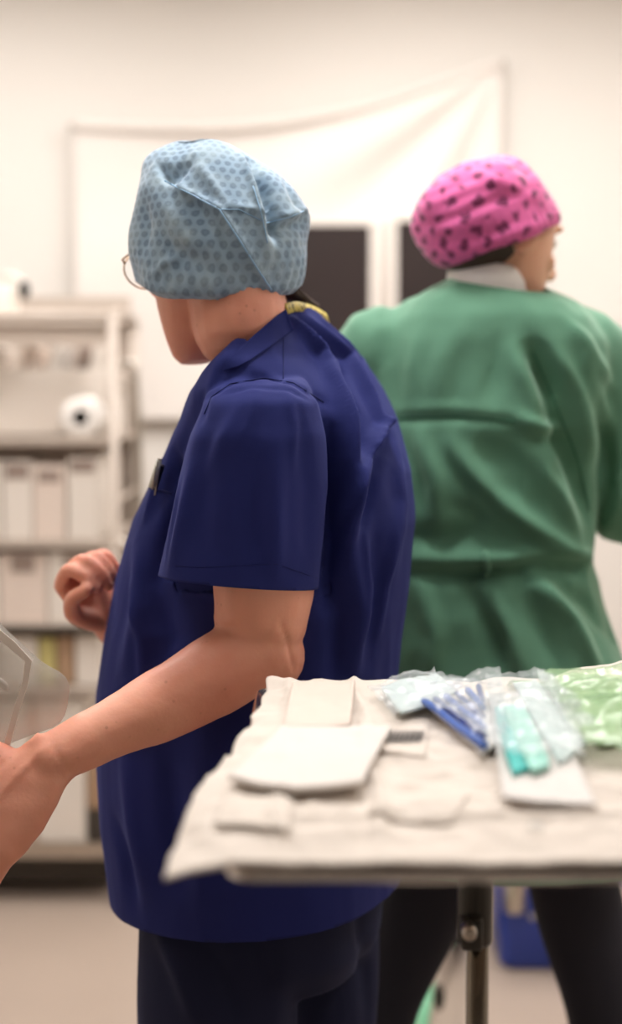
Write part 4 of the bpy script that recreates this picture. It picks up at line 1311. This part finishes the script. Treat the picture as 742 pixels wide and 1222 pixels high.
def pack_label():
    o = patch([(428, 862), (512, 868), (508, 905), (424, 898)], 20, 12, .0008, .0008, .0006, 30, 11, follow=.95, name='printed_wrapper', mat=M['wrap'],
              label='flat white wrapper with grey printed code left of the blue striped pack', cat='wrapper')
    # printed bars
    mb = MB()
    for k in range(7):
        a = surf(468 + k * 6, 877, .0038); b = surf(463 + k * 6, 890, .0038)
        d = (b - a); r = Vector((.0014, 0, 0))
        mb.add([a - r, a + r, b + r, b - r, a - r + Vector((0, 0, .0003)), a + r + Vector((0, 0, .0003)), b + r + Vector((0, 0, .0003)), b - r + Vector((0, 0, .0003))],
               [(0, 1, 2, 3), (4, 5, 6, 7), (0, 1, 5, 4), (1, 2, 6, 5), (2, 3, 7, 6), (3, 0, 4, 7)])
    mb.build('printed_code', M['ink'], o, False)
pack_label()

# pack with pale label (rear)
def pale_pack():
    e = empty('clear_pack', surf(490, 838), 'small clear pack with a pale blue-grey label at the rear of the tray', 'pack', 'clear packs on the tray')
    patch([(455, 832), (520, 815), (545, 835), (478, 862)], 24, 16, .004, .003, .001, 30, 3, follow=.5, name='pack_label', mat=M['palelabel'], parent=e)
    patch([(438, 832), (518, 808), (552, 836), (470, 872)], 30, 24, .009, .0006, .006, 45, 4, dome=.004, follow=.5, name='film', mat=M['film'], parent=e)
pale_pack()
def stripe_pack():
    e = empty('clear_pack', surf(545, 870), 'clear pack of blue striped sticks in the middle of the tray', 'pack', 'clear packs on the tray')
    patch([(505, 848), (582, 838), (590, 900), (575, 912)], 24, 20, .003, .0015, .001, 30, 5, follow=.4, name='pack_paper', mat=M['palepaper'], parent=e)
    for k in range(6):
        a = (506 + k * 13, 853 - k * 4.0); b = (578 - k * .6, 905 - k * 11)
        pts = [surf(a[0] + (b[0] - a[0]) * t / 4, a[1] + (b[1] - a[1]) * t / 4, .0105) for t in range(5)]
        zz = max(p.z for p in pts)
        pts = [Vector((p.x, p.y, (p.z + zz) / 2)) for p in pts]
        MB().tube(pts, .0034 if k % 2 == 0 else .0028, 8).build('stick', M['stripe'] if k % 2 == 0 else M['blue'], e)
    patch([(488, 850), (596, 822), (606, 905), (592, 922)], 36, 30, .018, .0006, .008, 45, 6, dome=.004, follow=.4, name='film', mat=M['film'], parent=e)
stripe_pack()
def teal_pack():
    e = empty('clear_pack', surf(630, 890), 'clear pack of folded teal masks with a white paper end on the tray', 'pack', 'clear packs on the tray')
    patch([(582, 836), (655, 832), (712, 968), (600, 962)], 36, 36, .003, .0012, .0008, 25, 8, follow=.3, name='pack_paper', mat=M['palepaper'], parent=e)
    patch([(590, 862), (602, 860), (633, 938), (612, 942)], 10, 30, .008, .004, .001, 40, 12, dome=.003, follow=.3, name='folded_mask', mat=M['teal'], parent=e, label='teal folded mask')
    patch([(600, 862), (624, 862), (655, 935), (634, 940)], 12, 30, .010, .004, .001, 40, 13, dome=.004, follow=.3, name='folded_mask', mat=M['mint'], parent=e, label='mint green folded mask')
    patch([(612, 830), (640, 826), (700, 905), (668, 925)], 16, 30, .006, .003, .001, 40, 13, dome=.003, follow=.3, name='folded_mask', mat=M['palelabel'], parent=e, label='pale folded mask')
    patch([(578, 830), (648, 820), (698, 925), (596, 932)], 40, 40, .017, .0006, .007, 40, 14, dome=.006, follow=.3, name='film', mat=M['film'], parent=e)
    patch([(640, 826), (655, 824), (722, 892), (690, 918)], 20, 40, .012, .0006, .012, 60, 15, dome=.006, follow=.3, name='film_edge', mat=M['film'], parent=e)
teal_pack()
def green_pack():
    e = empty('green_pack', surf(720, 870), 'green tinted film pack crumpled at the right side of the tray', 'pack')
    patch([(640, 822), (790, 800), (800, 925), (700, 918)], 60, 60, .008, .0008, .010, 20, 17, follow=.6, dome=.008, name='green_film', mat=M['greenfilm'], parent=e)
    patch([(604, 818), (700, 806), (770, 835), (650, 850)], 40, 30, .003, .0006, .008, 36, 19, follow=.8, name='green_film_flap', mat=M['greenfilm'], parent=e)
    patch([(672, 838), (780, 820), (790, 900), (712, 895)], 30, 30, .001, .003, .002, 30, 20, follow=.7, name='green_content', mat=nmat('pale_green_cloth', (190, 214, 174), .7, var=.15, vscale=20), parent=e)
green_pack()
g0 = surf(640, 992, .003)
MB().ball(g0, (.006, .005, .004)).build('small_cap', M['film'], None, label='tiny clear plastic cap near the front edge of the tray', cat='cap')

# ------------------------------------------------------------------ clear pouch held at the left edge
def pouch():
    Y = 1.515
    e = empty('plastic_pouch', P(20, 880, Y), 'clear plastic pouch with frosted seal strip held at the left picture edge', 'pouch')
    out = [(-120, 720), (-40, 712), (8, 752), (48, 788), (78, 808), (82, 832), (72, 862), (40, 876), (0, 892), (-60, 920), (-130, 930)]
    def sheetpts(ps, y): return [P(a, b, y) for a, b in ps]
    # blister: two skins joined at their rim
    n = 26
    def fan(y, bulge):
        pts = sheetpts(out, Y); pts2, _ = smooth_path(pts + [pts[0]], [1] * (len(pts) + 1), 3)
        c = sum(pts2, Vector()) / len(pts2); rows = []
        for k in range(9):
            t = 1 - k / 8.5
            rows.append([c + (p - c) * t + Vector((0, bulge * (1 - t ** 3), 0)) + Vector((0, .003 * noise.noise(p * 20 * t), 0)) for p in pts2])
        mb = MB().rings(rows, cap=False); mb.f.append(tuple(range(8 * len(pts2), 9 * len(pts2)))); return mb
    thicken(fan(Y, -.014).build('front_skin', M['blister'], e), .0005)
    thicken(fan(Y, .010).build('back_skin', M['blister'], e), .0005)
    strip = [(-60, 700), (-20, 735), (18, 766), (38, 788), (34, 815), (24, 845), (14, 882), (8, 905)]
    a = sheetpts(strip, Y - .017); rows = []
    off = [(-8, 6), (-8, 7), (-7, 7), (-8, 1), (-7, -1), (-7, -1), (-7, -2), (-7, -1)]
    b = [P(s[0] + o[0], s[1] + o[1], Y - .017) for s, o in zip(strip, off)]
    mb = MB(); mb.rings([a, b], cap=False, closed=False)
    thicken(mb.build('seal_strip', M['sealstrip'], e, False), .0012)
    MB().tube(sheetpts([(-30, 800), (0, 812), (8, 822), (-4, 815), (-30, 806)], Y - .004), .003, 8, 4).build('inner_tube', M['frame'], e)
pouch()
